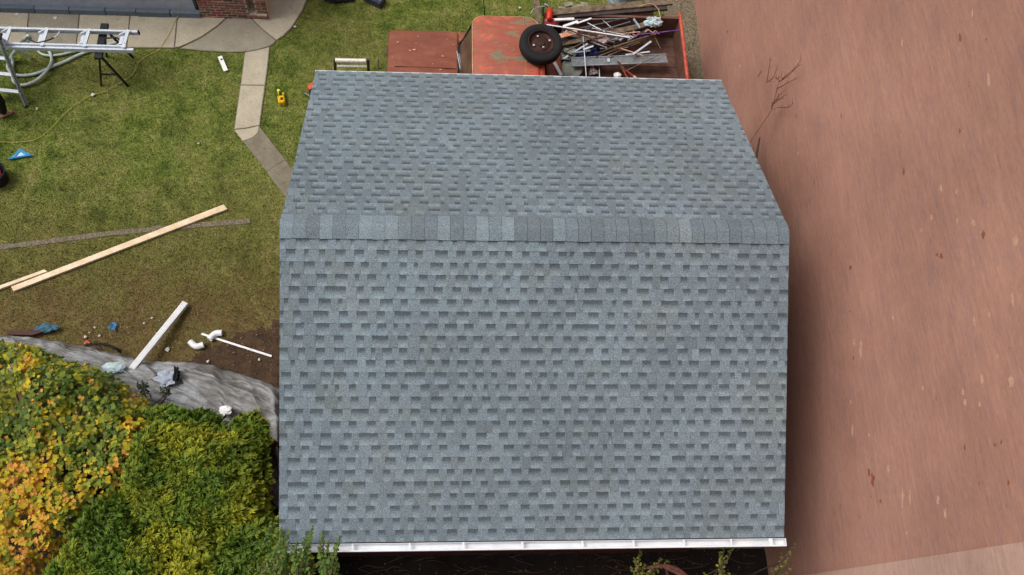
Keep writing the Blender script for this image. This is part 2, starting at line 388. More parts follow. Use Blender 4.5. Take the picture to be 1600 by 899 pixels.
mb = MB()
for i, w_ in enumerate(PAVE):
    cx = sum(p[0] for p in w_)/len(w_); cy = sum(p[1] for p in w_)/len(w_)
    mb.add([(cx+(x-cx)*1.0+(.012 if x > cx else -.012), cy+(y-cy)+(.008 if y > cy else -.008), .016+.0006*i) for x, y in w_], [tuple(range(len(w_)))])
mb.build('sand_joints', conc_c, pave_root, kind='stuff')
# flat stones by the drum
for pts in ([(878, 4), (894, 2), (897, 8), (884, 11)], [(893, 9), (906, 6), (911, 11), (899, 15)], [(906, 2), (919, 5), (920, 10), (910, 11)], [(872, 10), (883, 11), (885, 15), (874, 15)]):
    w_ = poly_px(pts, .04); mb = MB(); mb.prism(w_, 0, .05, bev=.012)
    k = len([o for o in bpy.data.objects if o.name.startswith('flat_stone')])
    mb.build('flat_stone', stone_m, cat='stone', group='flat stones beside the old pickup',
             label=['pale flat stone nearest the upper left of the stone group', 'pale flat stone lowest on the right, by the plank pile', 'pale flat stone nearest the blue grey drum', 'small pale flat stone nearest the fire extinguisher'][k])

# ------------------------------------------------------------------ tall neighbour wall
NB = thing('neighbour_building', 'tall pink brown painted building wall rising beside the garage', 'building', (4.07, 3, 0))
mb = MB()
ey = lambda z: -3.60-.060*z
lo, hi = 0, 11
vs = [(4.07, ey(lo), lo), (4.07, 16, lo), (4.07, 16, hi), (4.07, ey(hi), hi), (13, ey(lo), lo), (13, 16, lo), (13, 16, hi), (13, ey(hi), hi)]
mb.add(vs, [(0, 3, 2, 1), (4, 5, 6, 7), (0, 1, 5, 4), (1, 2, 6, 5), (2, 3, 7, 6), (0, 4, 7, 3)])
mb.build('wall', pink_wall, NB)
mb = MB(); mb.box((4.02, ey(hi)-.05, 11.001), (13.05, 16.05, 11.16)); mb.build('parapet_coping', conc_b, NB)
def chip(mb, px, py, wx, wy, seed):
    c = PW(px, py, 4.07); n = 11; vs = []
    # size in metres along y (image-vertical) and z
    e1 = PW(px, py+wy/2, 4.07)-c; e2 = PW(px+wx/2, py, 4.07)-c
    rn = random.Random(seed); e1 = e1*.95; e2 = e2*.9
    for i in range(n):
        t = 2*math.pi*i/n; r = .45+.75*rn.random()
        q = c+e1*math.cos(t)*r+e2*math.sin(t)*r; vs.append((4.0665, q.y, q.z))
    mb.add(vs, [tuple(range(n))])
chips_p = [(1520, 20, 4, 14), (1545, 125, 7, 26), (1410, 67, 4, 12), (1496, 345, 4, 12), (1522, 350, 8, 14), (1587, 376, 9, 20), (1583, 467, 7, 26), (1546, 492, 6, 14), (1523, 503, 7, 18), (1396, 497, 5, 10), (1345, 548, 7, 34), (1335, 535, 4, 16), (1535, 592, 7, 20), (1580, 595, 11, 30), (1505, 613, 5, 14), (1509, 629, 6, 14), (1531, 632, 6, 12), (1442, 606, 4, 8), (1330, 628, 4, 10), (1332, 672, 6, 22), (1358, 680, 4, 8), (1388, 734, 6, 16), (1411, 776, 6, 34), (1422, 776, 5, 28), (1466, 780, 6, 18), (1477, 802, 6, 20), (1417, 833, 4, 8), (1468, 861, 5, 9), (1480, 861, 6, 10), (1559, 557, 4, 7), (1292, 885, 14, 8), (1456, 340, 4, 16), (1495, 300, 3, 12), (1190, 420, 3, 8), (1156, 103, 4, 5), (1471, 295, 4, 14), (1300, 880, 6, 4), (1247, 240, 3, 8), (1560, 420, 3, 12), (1440, 360, 3, 9)]
chips_r = [(1500, 60, 5, 18), (1412, 268, 4, 16), (1500, 205, 4, 10), (1537, 365, 6, 16), (1471, 400, 8, 9), (1464, 398, 5, 6), (1364, 750, 7, 24), (1358, 738, 4, 18), (1376, 783, 4, 10), (1508, 700, 4, 12), (1555, 695, 5, 8), (1576, 754, 5, 12), (1329, 418, 5, 8), (1328, 487, 3, 4), (1467, 884, 12, 6), (1137, 50, 3, 4), (1541, 62, 3, 4), (1531, 756, 3, 10), (1334, 560, 3, 8), (1565, 690, 3, 9)]
mb = MB()
for i, a in enumerate(chips_p):
    if a[1] < 845: chip(mb, *a, i)
mb.build('bare_plaster_patches', chip_pale, NB, kind='stuff')
mb = MB()
for i, a in enumerate(chips_r):
    if a[1] < 845: chip(mb, *a, 100+i)
rn = random.Random(5)
for i in range(26):
    chip(mb, rn.uniform(1240, 1598), rn.uniform(0, 840), rn.uniform(1, 2), rn.uniform(3, 9), 500+i)
mb.build('bare_brick_patches', chip_red, NB, kind='stuff')
TB = thing('end_building', 'smooth tan rendered wall adjoining the pink brown wall at its near end', 'building', (4.05, -5, 0))
mb = MB()
vs = [(4.05, -14, lo), (4.05, ey(lo)-.003, lo), (4.05, ey(hi-1)-.003, hi-1), (4.05, -14, hi-1), (13, -14, lo), (13, ey(lo)-.003, lo), (13, ey(hi-1)-.003, hi-1), (13, -14, hi-1)]
mb.add(vs, [(0, 3, 2, 1), (4, 5, 6, 7), (0, 1, 5, 4), (1, 2, 6, 5), (2, 3, 7, 6), (0, 4, 7, 3)])
mb.build('wall', tan_wall, TB)
mb = MB(); mb.box((4.0, -14.05, 10.001), (13.05, -4.35, 10.14)); mb.build('parapet_coping', conc_b, TB)

# ------------------------------------------------------------------ house, top left
HS = thing('house', 'brick and blue grey painted house with block plinth beside the concrete path', 'house', (-8, 7.6, 0))
yf = P(200, 27, 0).y                     # foot of the plinth
xr = P(316, 28, 0).x; xb = P(421, 28, 0).x
mb = MB(); mb.box((-16, yf+.09, 0), (xr-.10, yf+6, 3.2)); mb.build('painted_wall', lilac_wall, HS)
mb = MB(); mb.box((-16, yf+.03, 0), (xr-.03, yf+.085, .14)); mb.build('plinth_bedding', mortar_m, HS)
x = xr; i = 0; rn = random.Random(3)
while x > -11.2:
    L = rn.uniform(.55, .72); s_ = rn.uniform(.75, 1.0); mb = MB()
    c = (.150*s_, .185*s_, .225*s_, 1)
    mb.obox((x-L/2, yf+.045+rn.uniform(-.006, .006), .085+rn.uniform(-.004, .004)), (L-.012, .10, .17), bev=.008, col=c)
    mb.build('plinth_block', plinth_m, HS); x -= L; i += 1
# brick wall: backing of mortar and every brick set proud
bw0, bw1 = xr+.01, xb
xn0, xn1 = P(393, 18, .0).x, P(405, 18, .0).x
mb = MB(); mb.box((bw0, yf+.023, 0), (xn0, yf+5.9, 3.2)); mb.box((xn0, yf+.30, .17), (xn1, yf+5.9, 3.2)); mb.box((xn0+.001, yf+.024, 0), (xn1-.001, yf+.299, .165)); mb.box((xn1, yf+.023, 0), (bw1-.01, yf+5.9, 3.2))
mb.build('mortar_backing', mortar_m, HS)
me_cache = []
for k in range(12):
    rn = random.Random(40+k); t = rn.random()
    c = [(.24, .105, .08, 1), (.19, .085, .07, 1), (.28, .12, .09, 1), (.10, .06, .055, 1), (.22, .115, .09, 1), (.16, .09, .08, 1)][k % 6]
    if k == 7: c = (.28, .05, .05, 1)
    mb = MB(); mb.obox((0, 0, 0), (.186, .04, .050), bev=.005, col=c); me = mb.mesh('brick'); me.materials.append(brick_m); me_cache.append(me)
rn = random.Random(11)
for r in range(12):
    z = .035+r*.0725; x = bw0-(.1 if r % 2 else 0)+.1
    while x < bw1+.02:
        x0, x1 = x-.095, x+.095
        if x1 > bw1+.004: x1 = bw1+.004
        if x0 < bw0: x0 = bw0
        if x1-x0 > .04:
            inn = (z > .17 and x1 > xn0 and x0 < xn1)
            segs = [(x0, x1)] if not inn else [(x0, min(x1, xn0)), (max(x0, xn1), x1)]
            for a_, b_2 in segs:
                if b_2-a_ < .03: continue
                o = link('brick', rn.choice(me_cache), HS, loc=((a_+b_2)/2, yf+.035+rn.uniform(-.006, .006), z))
                o.matrix_parent_inverse = parent_inv(HS); o.scale.x = (b_2-a_)/.19
        x += .2025
mb = MB(); mb.obox(((xn1+xb)/2, yf+.02, .178), (xb-xn1-.01, .09, .035), bev=.01); mb.build('sill', conc_a, HS)
mb = MB(); mb.box((-16.05, yf-.02, 3.202), (xb+.04, yf+6.05, 3.30)); mb.build('roof', slate_pl, HS)

# ================================================================== GARAGE
RZ, RL, RA, RW = 5.2, 3.8198, math.radians(25.377), 3.1
ca, sa = math.cos(RA), math.sin(RA)
EY, EZ = RL*ca, RZ-RL*sa
def rp(u, v, h, side):
    """point on a roof slope: u along the eave, v up the slope from the eave, h above the deck; side -1 south, +1 north"""
    return Vector((u, side*(EY-v*ca+h*sa), EZ+v*sa+h*ca))
GA = thing('garage', 'garage with a grey blue shingled gable roof and a white gutter', 'garage', (0, 0, 0))
mb = MB()
for sd in (-1, 1):
    q = [rp(-RW+.01, .0, -.012, sd), rp(RW-.01, .0, -.012, sd), rp(RW-.01, RL, -.012, sd), rp(-RW+.01, RL, -.012, sd)]
    q2 = [p-Vector((0, 0, .03)) for p in q]
    mb.add(q+q2, [(0, 1, 2, 3), (7, 6, 5, 4), (0, 4, 5, 1), (1, 5, 6, 2), (3, 2, 6, 7), (0, 3, 7, 4)] if sd < 0 else [(3, 2, 1, 0), (4, 5, 6, 7), (1, 5, 4, 0), (2, 6, 5, 1), (7, 6, 2, 3), (4, 7, 3, 0)])
ROOF = mb.build('roof', wood_old, GA)
E = RL/26; T = .0075; TT = .004
strips = []
rn = random.Random(21)
blot = lambda x, y: noise.noise(Vector((x*.9, y*.9, 7.7)))
for sd in (-1, 1):
    for k in range(26):
        v0 = k*E; off = rn.uniform(0, .98); u = -RW-off
        prevtone = .5
        while u < RW:
            L = .98; mb = MB(); x = u; tooth = rn.random() < .5
            end = u+L-.002; pl = rn.uniform(-.06, .06)
            while x < end-1e-4:
                wd = rn.choice((.085, .095, .105, .115, .125, .15)) if tooth else rn.choice((.085, .095, .105, .11, .115, .125, .15, .05))
                x2 = min(x+wd, end)
                if end-x2 < .03: x2 = end
                a_, b_2 = max(x, -RW), min(x2, RW)
                if b_2-a_ > .004:
                    t_ = TT if tooth else 0
                    tone = min(1, max(0, rn.gauss(.47, .10)+pl*.6+(0.12 if rn.random() < .06 else 0)+blot(a_, v0*sd)*.25))
                    if not tooth: tone = min(1, max(0, tone*.5+.26))
                    ve = E+.006
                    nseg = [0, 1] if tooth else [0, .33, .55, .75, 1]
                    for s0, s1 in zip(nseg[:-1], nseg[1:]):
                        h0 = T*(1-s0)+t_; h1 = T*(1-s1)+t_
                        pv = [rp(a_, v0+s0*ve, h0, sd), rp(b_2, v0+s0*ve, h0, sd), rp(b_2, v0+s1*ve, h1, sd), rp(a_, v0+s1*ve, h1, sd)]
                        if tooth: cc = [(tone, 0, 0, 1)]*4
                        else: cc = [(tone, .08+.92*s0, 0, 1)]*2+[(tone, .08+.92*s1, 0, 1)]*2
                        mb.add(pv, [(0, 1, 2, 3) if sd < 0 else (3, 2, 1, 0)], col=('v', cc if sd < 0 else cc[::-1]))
                    # butt and side faces
                    pv = [rp(a_, v0, -.004, sd), rp(b_2, v0, -.004, sd), rp(b_2, v0, T+t_, sd), rp(a_, v0, T+t_, sd)]
                    mb.add(pv, [(0, 1, 2, 3) if sd < 0 else (3, 2, 1, 0)], col=('v', [(tone*.8, 0, 0, 1)]*4))
                    if tooth:
                        for xx, fl in ((a_, 1), (b_2, -1)):
                            pv = [rp(xx, v0, T-.004, sd), rp(xx, v0, T+t_, sd), rp(xx, v0+ve, t_, sd), rp(xx, v0+ve, -.004, sd)]
                            mb.add(pv, [(0, 1, 2, 3)], col=('v', [(tone*.8, 0, 0, 1)]*4))
                x = x2; tooth = not tooth
            if mb.f: strips.append((sd, k, mb))
            u += L
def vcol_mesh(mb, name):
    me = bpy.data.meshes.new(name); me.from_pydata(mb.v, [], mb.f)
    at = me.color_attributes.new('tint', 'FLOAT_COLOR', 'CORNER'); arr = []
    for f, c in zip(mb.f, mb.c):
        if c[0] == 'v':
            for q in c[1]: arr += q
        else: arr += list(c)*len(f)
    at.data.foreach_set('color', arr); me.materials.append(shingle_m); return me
# the largest 300 in view are single shingles, the far top courses are joined
order = sorted(strips, key=lambda s: (0 if s[0] < 0 else 1, -s[1] if s[0] > 0 else s[1]))
order = [s for s in strips if s[0] < 0]+sorted([s for s in strips if s[0] > 0], key=lambda s: -s[1])
rest = MB()
for i, (sd, k, mb) in enumerate(order):
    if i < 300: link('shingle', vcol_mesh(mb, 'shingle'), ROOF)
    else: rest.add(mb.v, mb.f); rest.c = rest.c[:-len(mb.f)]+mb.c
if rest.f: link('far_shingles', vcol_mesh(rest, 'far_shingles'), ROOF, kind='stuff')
# ridge caps
rn = random.Random(9); x = -RW; cw = .1555; i = 0
while x < RW-.01:
    x2 = min(x+cw, RW); tone = rn.choice((.25, .35, .42, .5, .55, .6, .8, .72, .38, .47))
    mb = MB(); hh = .1 if 0 else 0
    prof = []
    W_ = .168+rn.uniform(-.004, .004)
    for t in (-1, -.4, -.12, .12, .4, 1):
        sd = -1 if t < 0 else 1; d = abs(t)*W_; v = RL-d
        lift = -.004 if abs(t) < .2 else 0
        prof.append((v, sd, .018+lift))
    lo_, hi_ = .0, .011
    def row(xx, h): return [rp(xx, v, hb+h, sd) for v, sd, hb in prof]
    a_ = row(x, hi_); b_2 = row(x2-.004, .004); cc = row(x, -.02)
    n = len(prof)
    vs = a_+b_2+cc+[rp(x, prof[0][0], -.004, -1), rp(x2, prof[0][0], -.004, -1), rp(x, prof[-1][0], -.004, 1), rp(x2, prof[-1][0], -.004, 1)]
    fs = [(j+1, j, n+j, n+j+1) for j in range(n-1)]+[(j, j+1, 2*n+j+1, 2*n+j) for j in range(n-1)]
    fs += [(0, 3*n, 3*n+1, n), (n-1, 2*n-1, 3*n+3, 3*n+2)]
    mb.add([tuple(v) for v in vs], fs, col=('v', [(tone, 0, 0, 1)]*4))
    link('ridge_shingle', vcol_mesh(mb, 'ridge_shingle'), ROOF)
    x = x2; i += 1
# trims
mb = MB()
mb.bar(rp(-RW-.01, -.008, .002, 1), rp(RW+.01, -.008, .002, 1), .03, .006, up=(0, sa, ca)); mb.build('drip_edge', white_paint, GA)
for s_ in (-1, 1):
    for sd in (-1, 1):
        mb = MB(); mb.bar(rp(s_*(RW-.012), .02, -.10, sd), rp(s_*(RW-.012), RL-.012, -.10, sd), .02, .14, up=(0, sd*sa, ca)); mb.build('barge_board', white_paint if s_ < 0 else wood_old, GA)
for sd in (-1, 1):
    mb = MB(); mb.box((-RW+.03, sd*(EY-.02)-.01, EZ-.17), (RW-.03, sd*(EY-.02)+.01, EZ-.035)); mb.build('fascia', simple('red_fascia', srgb(128, 46, 44), None, 6, .6), GA)
    mb = MB(); mb.box((-RW+.04, min(sd*3.10, sd*(EY-.04)), EZ-.17), (RW-.04, max(sd*3.10, sd*(EY-.04)), EZ-.155)); mb.build('soffit', white_paint, GA)
gw, gy = 2.86, 3.09
for s_ in (-1, 1):
    mb = MB(); x0, x1 = (s_*gw, s_*(gw-.1))
    zt = EZ+(EY-gy)*math.tan(RA)-.06; zr = RZ-.07
    prof = [(-gy, 0), (gy, 0), (gy, zt), (0, zr), (-gy, zt)]
    vs = [(x0, y, z) for y, z in prof]+[(x1, y, z) for y, z in prof]
    f0 = (0, 1, 2, 3, 4); f1 = (9, 8, 7, 6, 5)
    mb.add(vs, [f0 if s_ > 0 else f0[::-1], f1 if s_ > 0 else f1[::-1]]+[(i, (i+1) % 5, 5+(i+1) % 5, 5+i) if s_ < 0 else (5+i, 5+(i+1) % 5, (i+1) % 5, i) for i in range(5)])
    mb.build('wall', garage_wall, GA)
    mb = MB(); mb.box((-gw+.1, s_*gy-.05, 0), (gw-.1, s_*gy+.05, EZ-.171)); mb.build('wall', garage_wall, GA)
mb = MB(); mb.obox((-gw-.02, 2.2, 1.0), (.05, .85, 2.0), bev=.01); dr = mb.build('door', white_paint, GA)
mb = MB(); mb.tube([(-gw-.05, 2.5, 1.0), (-gw-.10, 2.5, 1.0)], .025, 8); mb.build('handle', chrome, dr)
# gutter
y0 = -(EY+.012); gz = EZ-.03
mb = MB()
gp = [(y0, gz+.005), (y0, gz-.10), (y0-.065, gz-.10), (y0-.095, gz-.045), (y0-.095, gz+.0), (y0-.078, gz+.004), (y0-.078, gz-.006), (y0-.088, gz-.006), (y0-.088, gz-.043), (y0-.060, gz-.092), (y0+.006-.012, gz-.092), (y0-.006, gz+.005)]
gx0, gx1 = -RW-.01, RW+.03
n = len(gp); vs = [(gx0, y, z) for y, z in gp]+[(gx1, y, z) for y, z in gp]
mb.add(vs, [(i, (i+1) % n, n+(i+1) % n, n+i) for i in range(n)])
GU = mb.build('gutter', white_paint, GA)
for xx in (gx0, gx1):
    mb = MB(); pl = [(y0, gz+.005), (y0, gz-.10), (y0-.065, gz-.10), (y0-.095, gz-.045), (y0-.095, gz)]
    vs = [(xx-.003, y, z) for y, z in pl]+[(xx+.003, y, z) for y, z in pl]
    mb.add(vs, [(4, 3, 2, 1, 0), (5, 6, 7, 8, 9)]+[(i, (i+1) % 5, 5+(i+1) % 5, 5+i) for i in range(5)]); mb.build('end_cap', white_paint, GU)
for px in (478, 551, 640, 724, 816, 910, 990, 1069, 1143, 1205):
    hx = P(px, 850, gz).x; mb = MB(); mb.bar((hx, y0+.002, gz-.004), (hx, y0-.086, gz-.003), .022 if px != 1205 else .05, .012); mb.build('hanger', white_paint, GU)

# ================================================================== PICKUP TRUCK
TR = thing('pickup_truck', 'old sunburnt red pickup truck loaded with scrap behind the garage', 'pickup truck', (.6, 5.35, 0))
yN, yS = 6.28, 4.45; ym = (yN+yS)/2
def rrect(x0, x1, y0, y1, r, n=4):
    out = []
    for cx, cy, a0 in ((x1-r, y1-r, 0), (x0+r, y1-r, 90), (x0+r, y0+r, 180), (x1-r, y0+r, 270)):
        for j in range(n+1):
            t = math.radians(a0+90*j/n); out.append((cx+r*math.cos(t), cy+r*math.sin(t)))
    return out
def dome(mb, x0, x1, y0, y1, r, z0, z1, rise, ring=5, edge=.06, **k):
    """shell with rounded corners whose top swells towards the middle"""
    n = len(rrect(0, 1, 0, 1, .2)); cx, cy = (x0+x1)/2, (y0+y1)/2
    rings = [(0, z0), (0, z1-edge*.8), (edge*.3, z1-edge*.25), (edge, z1)]
    fr = [.35, .6, .85]
    vs = []
    for ins, z in rings: vs += [(x, y, z) for x, y in rrect(x0+ins, x1-ins, y0+ins, y1-ins, max(.02, r-ins*.5))]
    for f in fr:
        for x, y in rrect(x0+edge, x1-edge, y0+edge, y1-edge, max(.02, r-edge*.5)):
            vs.append((x+(cx-x)*f, y+(cy-y)*f, z1+rise*(1-(1-f)**2)))
    m_ = len(rings)+len(fr)
    fs = [(i*n+j, i*n+(j+1) % n, (i+1)*n+(j+1) % n, (i+1)*n+j) for i in range(m_-1) for j in range(n)]
    vs.append((cx, cy, z1+rise)); c = len(vs)-1
    fs += [((m_-1)*n+j, (m_-1)*n+(j+1) % n, c) for j in range(n)]
    mb.add(vs, fs, **k)
xf, xh0, xh1 = -2.24, -2.20, -.925
mb = MB(); dome(mb, xf, 1.0, yS, yN, .10, .42, 1.11, .02); mb.build('body', hood_paint, TR, smooth=False)
mb = MB(); dome(mb, xh0-.02, xh1-.01, yS+.07, yN-.03, .07, 1.10, 1.150, .03, edge=.03); hd = mb.build('hood', hood_paint, TR, smooth=False)
mb = MB(); mb.bar((xh0+.1, 5.395, 1.183), (xh1-.06, 5.38, 1.185), .018, .012); mb.build('crease', hood_paint, hd)
mb = MB(); mb.box((xh1-.005, yS+.06, 1.09), (xh1+.26, 6.02, 1.128)); mb.build('cowl', simple('dark_cowl', srgb(60, 36, 34), None, 10, .8), TR)
mb = MB(); dome(mb, xh1+.0, -.62, 6.03, yN-.03, .04, 1.0, 1.142, .01, edge=.03); mb.build('fender_top', hood_paint, TR)
# cab
zr = 1.80; cx0, cx1 = -.68, .50
cyN, cyS = 6.10, 4.55
glass = simple('dusty_glass', srgb(100, 84, 64), srgb(58, 48, 40), 4, .3, bmp=0, spec=.5)
seal = simple('black_window_seal', srgb(24, 24, 24), None, 10, .7)
mb = MB()
for (xa, ya, xb_, yb) in ((-.62, cyN-.04, -.80, yN-.16), (-.62, cyS+.04, -.80, yS+.16), (cx1-.05, cyN-.04, cx1+.02, yN-.1), (cx1-.05, cyS+.04, cx1+.02, yS+.1)):
    mb = MB(); mb.bar((xb_, yb, 1.10), (xa, ya-.03*(1 if ya > 5 else -1), zr-.05), .06, .06); mb.build('roof_pillar', hood_paint, TR)
mb = MB(); q = [(-.86, yS+.30, 1.13), (-.86, yN-.42, 1.13), (-.84, yN-.34, 1.17), (-.66, cyN-.10, zr-.05), (-.64, cyN-.14, zr-.03), (-.64, cyS+.12, zr-.03)]
q = [(-.90, yS+.22, 1.135), (-.90, yN-.44, 1.135), (-.88, yN-.35, 1.17), (-.80, yN-.36, 1.36), (-.675, cyN-.20, zr-.06), (-.675, cyS+.20, zr-.06)]
mb.add([Vector(v)+Vector((-.02, 0, 0)) for v in q]+[Vector(v)+Vector((.01, 0, -.0)) for v in q], [(5, 4, 3, 2, 1, 0), (6, 7, 8, 9, 10, 11)]+[(i, (i+1) % 6, 6+(i+1) % 6, 6+i) for i in range(6)])
ws = mb.build('windshield', glass, TR)
mb = MB(); mb.tube([Vector(v)+Vector((-.022, 0, .004)) for v in (q[5], q[0], q[1], q[2], q[3], q[4])], .024, 6); mb.build('window_seal', seal, ws)
mb = MB(); mb.tube([(-.96, 5.82, 1.14), (-.915, 5.5, 1.17), (-.87, 5.22, 1.20)], .008, 5); mb.tube([(-.93, 5.78, 1.15), (-.89, 5.5, 1.19), (-.86, 5.2, 1.2)], .006, 5); mb.build('wiper', alu, TR)
for (a_, b_2) in (((-.58, cyS+.04, 1.12), (cx1, cyS+.06, zr-.08)), ((-.58, cyN-.08, 1.12), (cx1, cyN-.06, zr-.08)), ((cx1-.06, cyS+.12, 1.12), (cx1-.04, cyN-.14, zr-.08))):
    mb = MB(); mb.box(a_, b_2); mb.build('side_window', glass, TR)
mb = MB(); dome(mb, cx0, cx1, cyS, cyN, .20, zr-.08, zr+.01, .05, edge=.05); cr = mb.build('cab_roof', cab_paint, TR, smooth=True)
mb = MB(); mb.tube([(x, y, zr-.035) for x, y in rrect(cx0-.006, cx1+.006, cyS-.006, cyN+.006, .205)], .011, 6, cap=False); mb.build('drip_rail', simple('cream_paint', srgb(200, 172, 130), srgb(170, 120, 90), 14, .6), cr)
mb = MB(); mb.tube([(.27, cyS+.08, zr+.02), (.25, 5.3, zr+.055), (.245, cyN-.08, zr+.02)], .010, 5); mb.build('roof_seam', simple('seam_paint', srgb(176, 104, 76), None, 10, .6), cr)
mb = MB(); dome(mb, cx1-.16, cx1+.10, cyS+.06, 5.6, .05, zr-.25, zr-.045, .01, edge=.03); mb.build('cab_back', red_edge, TR)
# bed
bx0, bx1 = .72, 3.34; bz = .74; bt = 1.30; byN, byS = 6.62, 4.42
mb = MB(); mb.box((bx0, byS, bz-.08), (bx1-.03, byN, bz))
for i in range(1, 9): mb.box((bx0+.05, byS+i*(byN-byS)/9-.03, bz), (bx1-.05, byS+i*(byN-byS)/9+.03, bz+.012))
mb.build('bed_floor', simple('brown_bed_floor', srgb(104, 74, 62), srgb(74, 52, 44), 5, .9), TR)
mb = MB(); mb.box((bx0, byN-.05, bz-.3), (bx1-.06, byN, bt)); mb.build('bed_side', bed_rust, TR)
mb = MB(); mb.box((bx0, byS, bz-.3), (bx1-.06, byS+.05, bt)); mb.build('bed_side', bed_rust, TR)
mb = MB(); mb.box((bx0-.04, byS+.0, bz-.3), (bx0-.001, byN, bt+.02)); mb.build('bed_front', bed_rust, TR)
mb = MB(); mb.box((bx1-.055, byS-.0, bz-.28), (bx1-.005, byN+.03, bt-.02)); tg = mb.build('tailgate', bed_rust, TR)
mb = MB(); mb.tube([(bx1-.03, byS-.02, bt), (bx1-.032, 5.3, bt-.004), (bx1-.03, 6.0, bt+.004), (bx1-.03, byN+.08, bt)], .034, 8); mb.build('top_rail', red_edge, tg)
mb = MB(); mb.box((1.05, byN-.45, bz+.0), (2.25, byN-.06, bz+.28)); mb.build('wheel_arch', bed_rust, TR)
def wheel(mbt, mbr, c, ax, r, w_, rim=.6):
    mbt.lathe([(r*rim, -w_*.36), (r*rim*1.05, -w_*.46), (r*.80, -w_*.5), (r*.94, -w_*.46), (r*.99, -w_*.3), (r, 0), (r*.99, w_*.3), (r*.94, w_*.46), (r*.80, w_*.5), (r*rim*1.05, w_*.46), (r*rim, w_*.36)], c, ax, 40)
    mbr.lathe([(r*rim*1.04, w_*.47), (r*rim*.99, w_*.50), (r*rim*.96, w_*.44), (r*rim*.93, w_*.2), (r*rim*.72, w_*.08), (r*rim*.55, w_*.16), (r*rim*.30, w_*.20), (r*rim*.28, w_*.30), (r*rim*.2, w_*.34), (0.001, w_*.34)], c, ax, 40)
    mbr.lathe([(r*rim*1.0, -w_*.3), (0.001, -w_*.3)], c, ax, 24)
for xx in (-1.45, 1.75):
    for yy, s_ in ((yN-.14, 1), (yS+.14, -1)):
        wh = link('wheel', None, TR, loc=(xx, yy, .37)); a_ = MB(); b_2 = MB(); wheel(a_, b_2, (xx, yy, .37), (0, s_, 0), .37, .2)
        a_.build('tyre', rubber, wh, smooth=True); b_2.build('rim', rust, wh)
mb = MB(); mb.tube([(xf-.10, yS-.05, .55), (xf-.14, ym, .55), (xf-.08, yN-.95, .55)], .06, 8); mb.build('bumper', rust, TR)
for yy in (yS+.25, yN-.3):
    mb = MB(); mb.lathe([(0.001, .05), (.07, .04), (.10, 0), (.105, -.02)], (xf-.005, yy, .82), (-1, 0, 0), 16); mb.build('headlight', glass, TR)
mb = MB(); mb.tube([P(757, 24, 1.2), P(756.5, 10, 1.5), P(755, -6, 1.9)], .008, 5); mb.build('antenna', black_steel, TR)
# pale chips of paint on the hood
mb = MB(); rn = random.Random(4)
for px, py, r in [(641, 79, .02), (647, 78, .03), (622, 66, .016), (640, 63, .01), (650, 68, .01), (692, 88, .018), (688, 109, .022), (604+9, 90, .01), (709, 70, .012), (653, 57, .012), (676, 100, .01), (625, 92, .008), (699, 62, .009)]:
    c = P(px, py, 1.186); vs = [(c.x+r*(.6+rn.random())*math.cos(t), c.y+r*.6*(.6+rn.random())*math.sin(t), 1.189) for t in [i*.9 for i in range(7)]]
    mb.add(vs, [tuple(range(7))])
mb.build('paint_chips', chip_pale, hd)

# spare tyre on the cab's rear edge
rt = P(845, 70, 1.98); ax = Vector((.05, -.10, 1)).normalized()
st = thing('spare_tyre', 'bald black spare tyre with rusty rim lying behind the cab roof', 'tyre', rt)
a_ = MB(); b_2 = MB(); wheel(a_, b_2, rt, ax, .385, .20, .60)
a_.build('rubber_ring', rubber, st, smooth=True); rim = b_2.build('rim', simple('rusty_rim', srgb(74, 44, 38), srgb(44, 28, 26), 24, .7, .3), st)
mb = MB()
for t, r in ((.3, .17), (3.6, .17), (2.0, .16), (5.0, .12)):
    c = rt+ax*.075+Vector((math.cos(t), math.sin(t), 0))*r*.9; mb.obox(c, (.035, .03, .02), bev=.005)
mb.build('wheel_weights', alu, rim)
mb = MB(); mb.bar(P(837, -12, 1.42), P(849, 135, 1.42), .10, .05); mb.build('rack_bar', wood_old, label='long grey brown timber laid across the truck bed under the spare tyre', cat='timber')

# fire extinguisher and red odds
c = P(858, 32, 1.38); d = (P(859, 12, 1.42)-c)
fe = thing('fire_extinguisher', 'red fire extinguisher lying in the truck bed by the plank pile', 'fire extinguisher', c)
mb = MB(); L = d.length; mb.lathe([(0.001, 0), (.05, .004), (.062, .03), (.062, L*.7), (.05, L*.86), (.022, L*.95), (.02, L)], c, d, 16); mb.build('cylinder', red_pl, fe, smooth=True)
mb = MB(); mb.tube([c+d*1.0, c+d*1.05+Vector((-.08, 0, .03)), c+d*.9+Vector((-.13, 0, .03)), c+d*.35+Vector((-.12, 0, 0))], .018, 6); mb.build('hose', rubber, fe)
mb = MB(); mb.bar(c+d*.98, c+d*1.05+Vector((-.1, .02, .05)), .03, .02); mb.build('lever', alu, fe)

SCRAP = []
def item(name, label, cat, build, mt, group=None, smooth=False):
    mb = MB(); build(mb); o = mb.build(name, mt, smooth=smooth, label=label, cat=cat, group=group); SCRAP.append(o); return o
def stick(a, b, wd=.03, th=.03, rnd=False, sag=0):
    def f(mb):
        if rnd:
            m_ = (Vector(a)+Vector(b))/2+Vector((0, 0, sag)); mb.tube([a, m_, b], wd/2, 8)
        else: mb.bar(a, b, wd, th)
    return f
zb = bz+.03
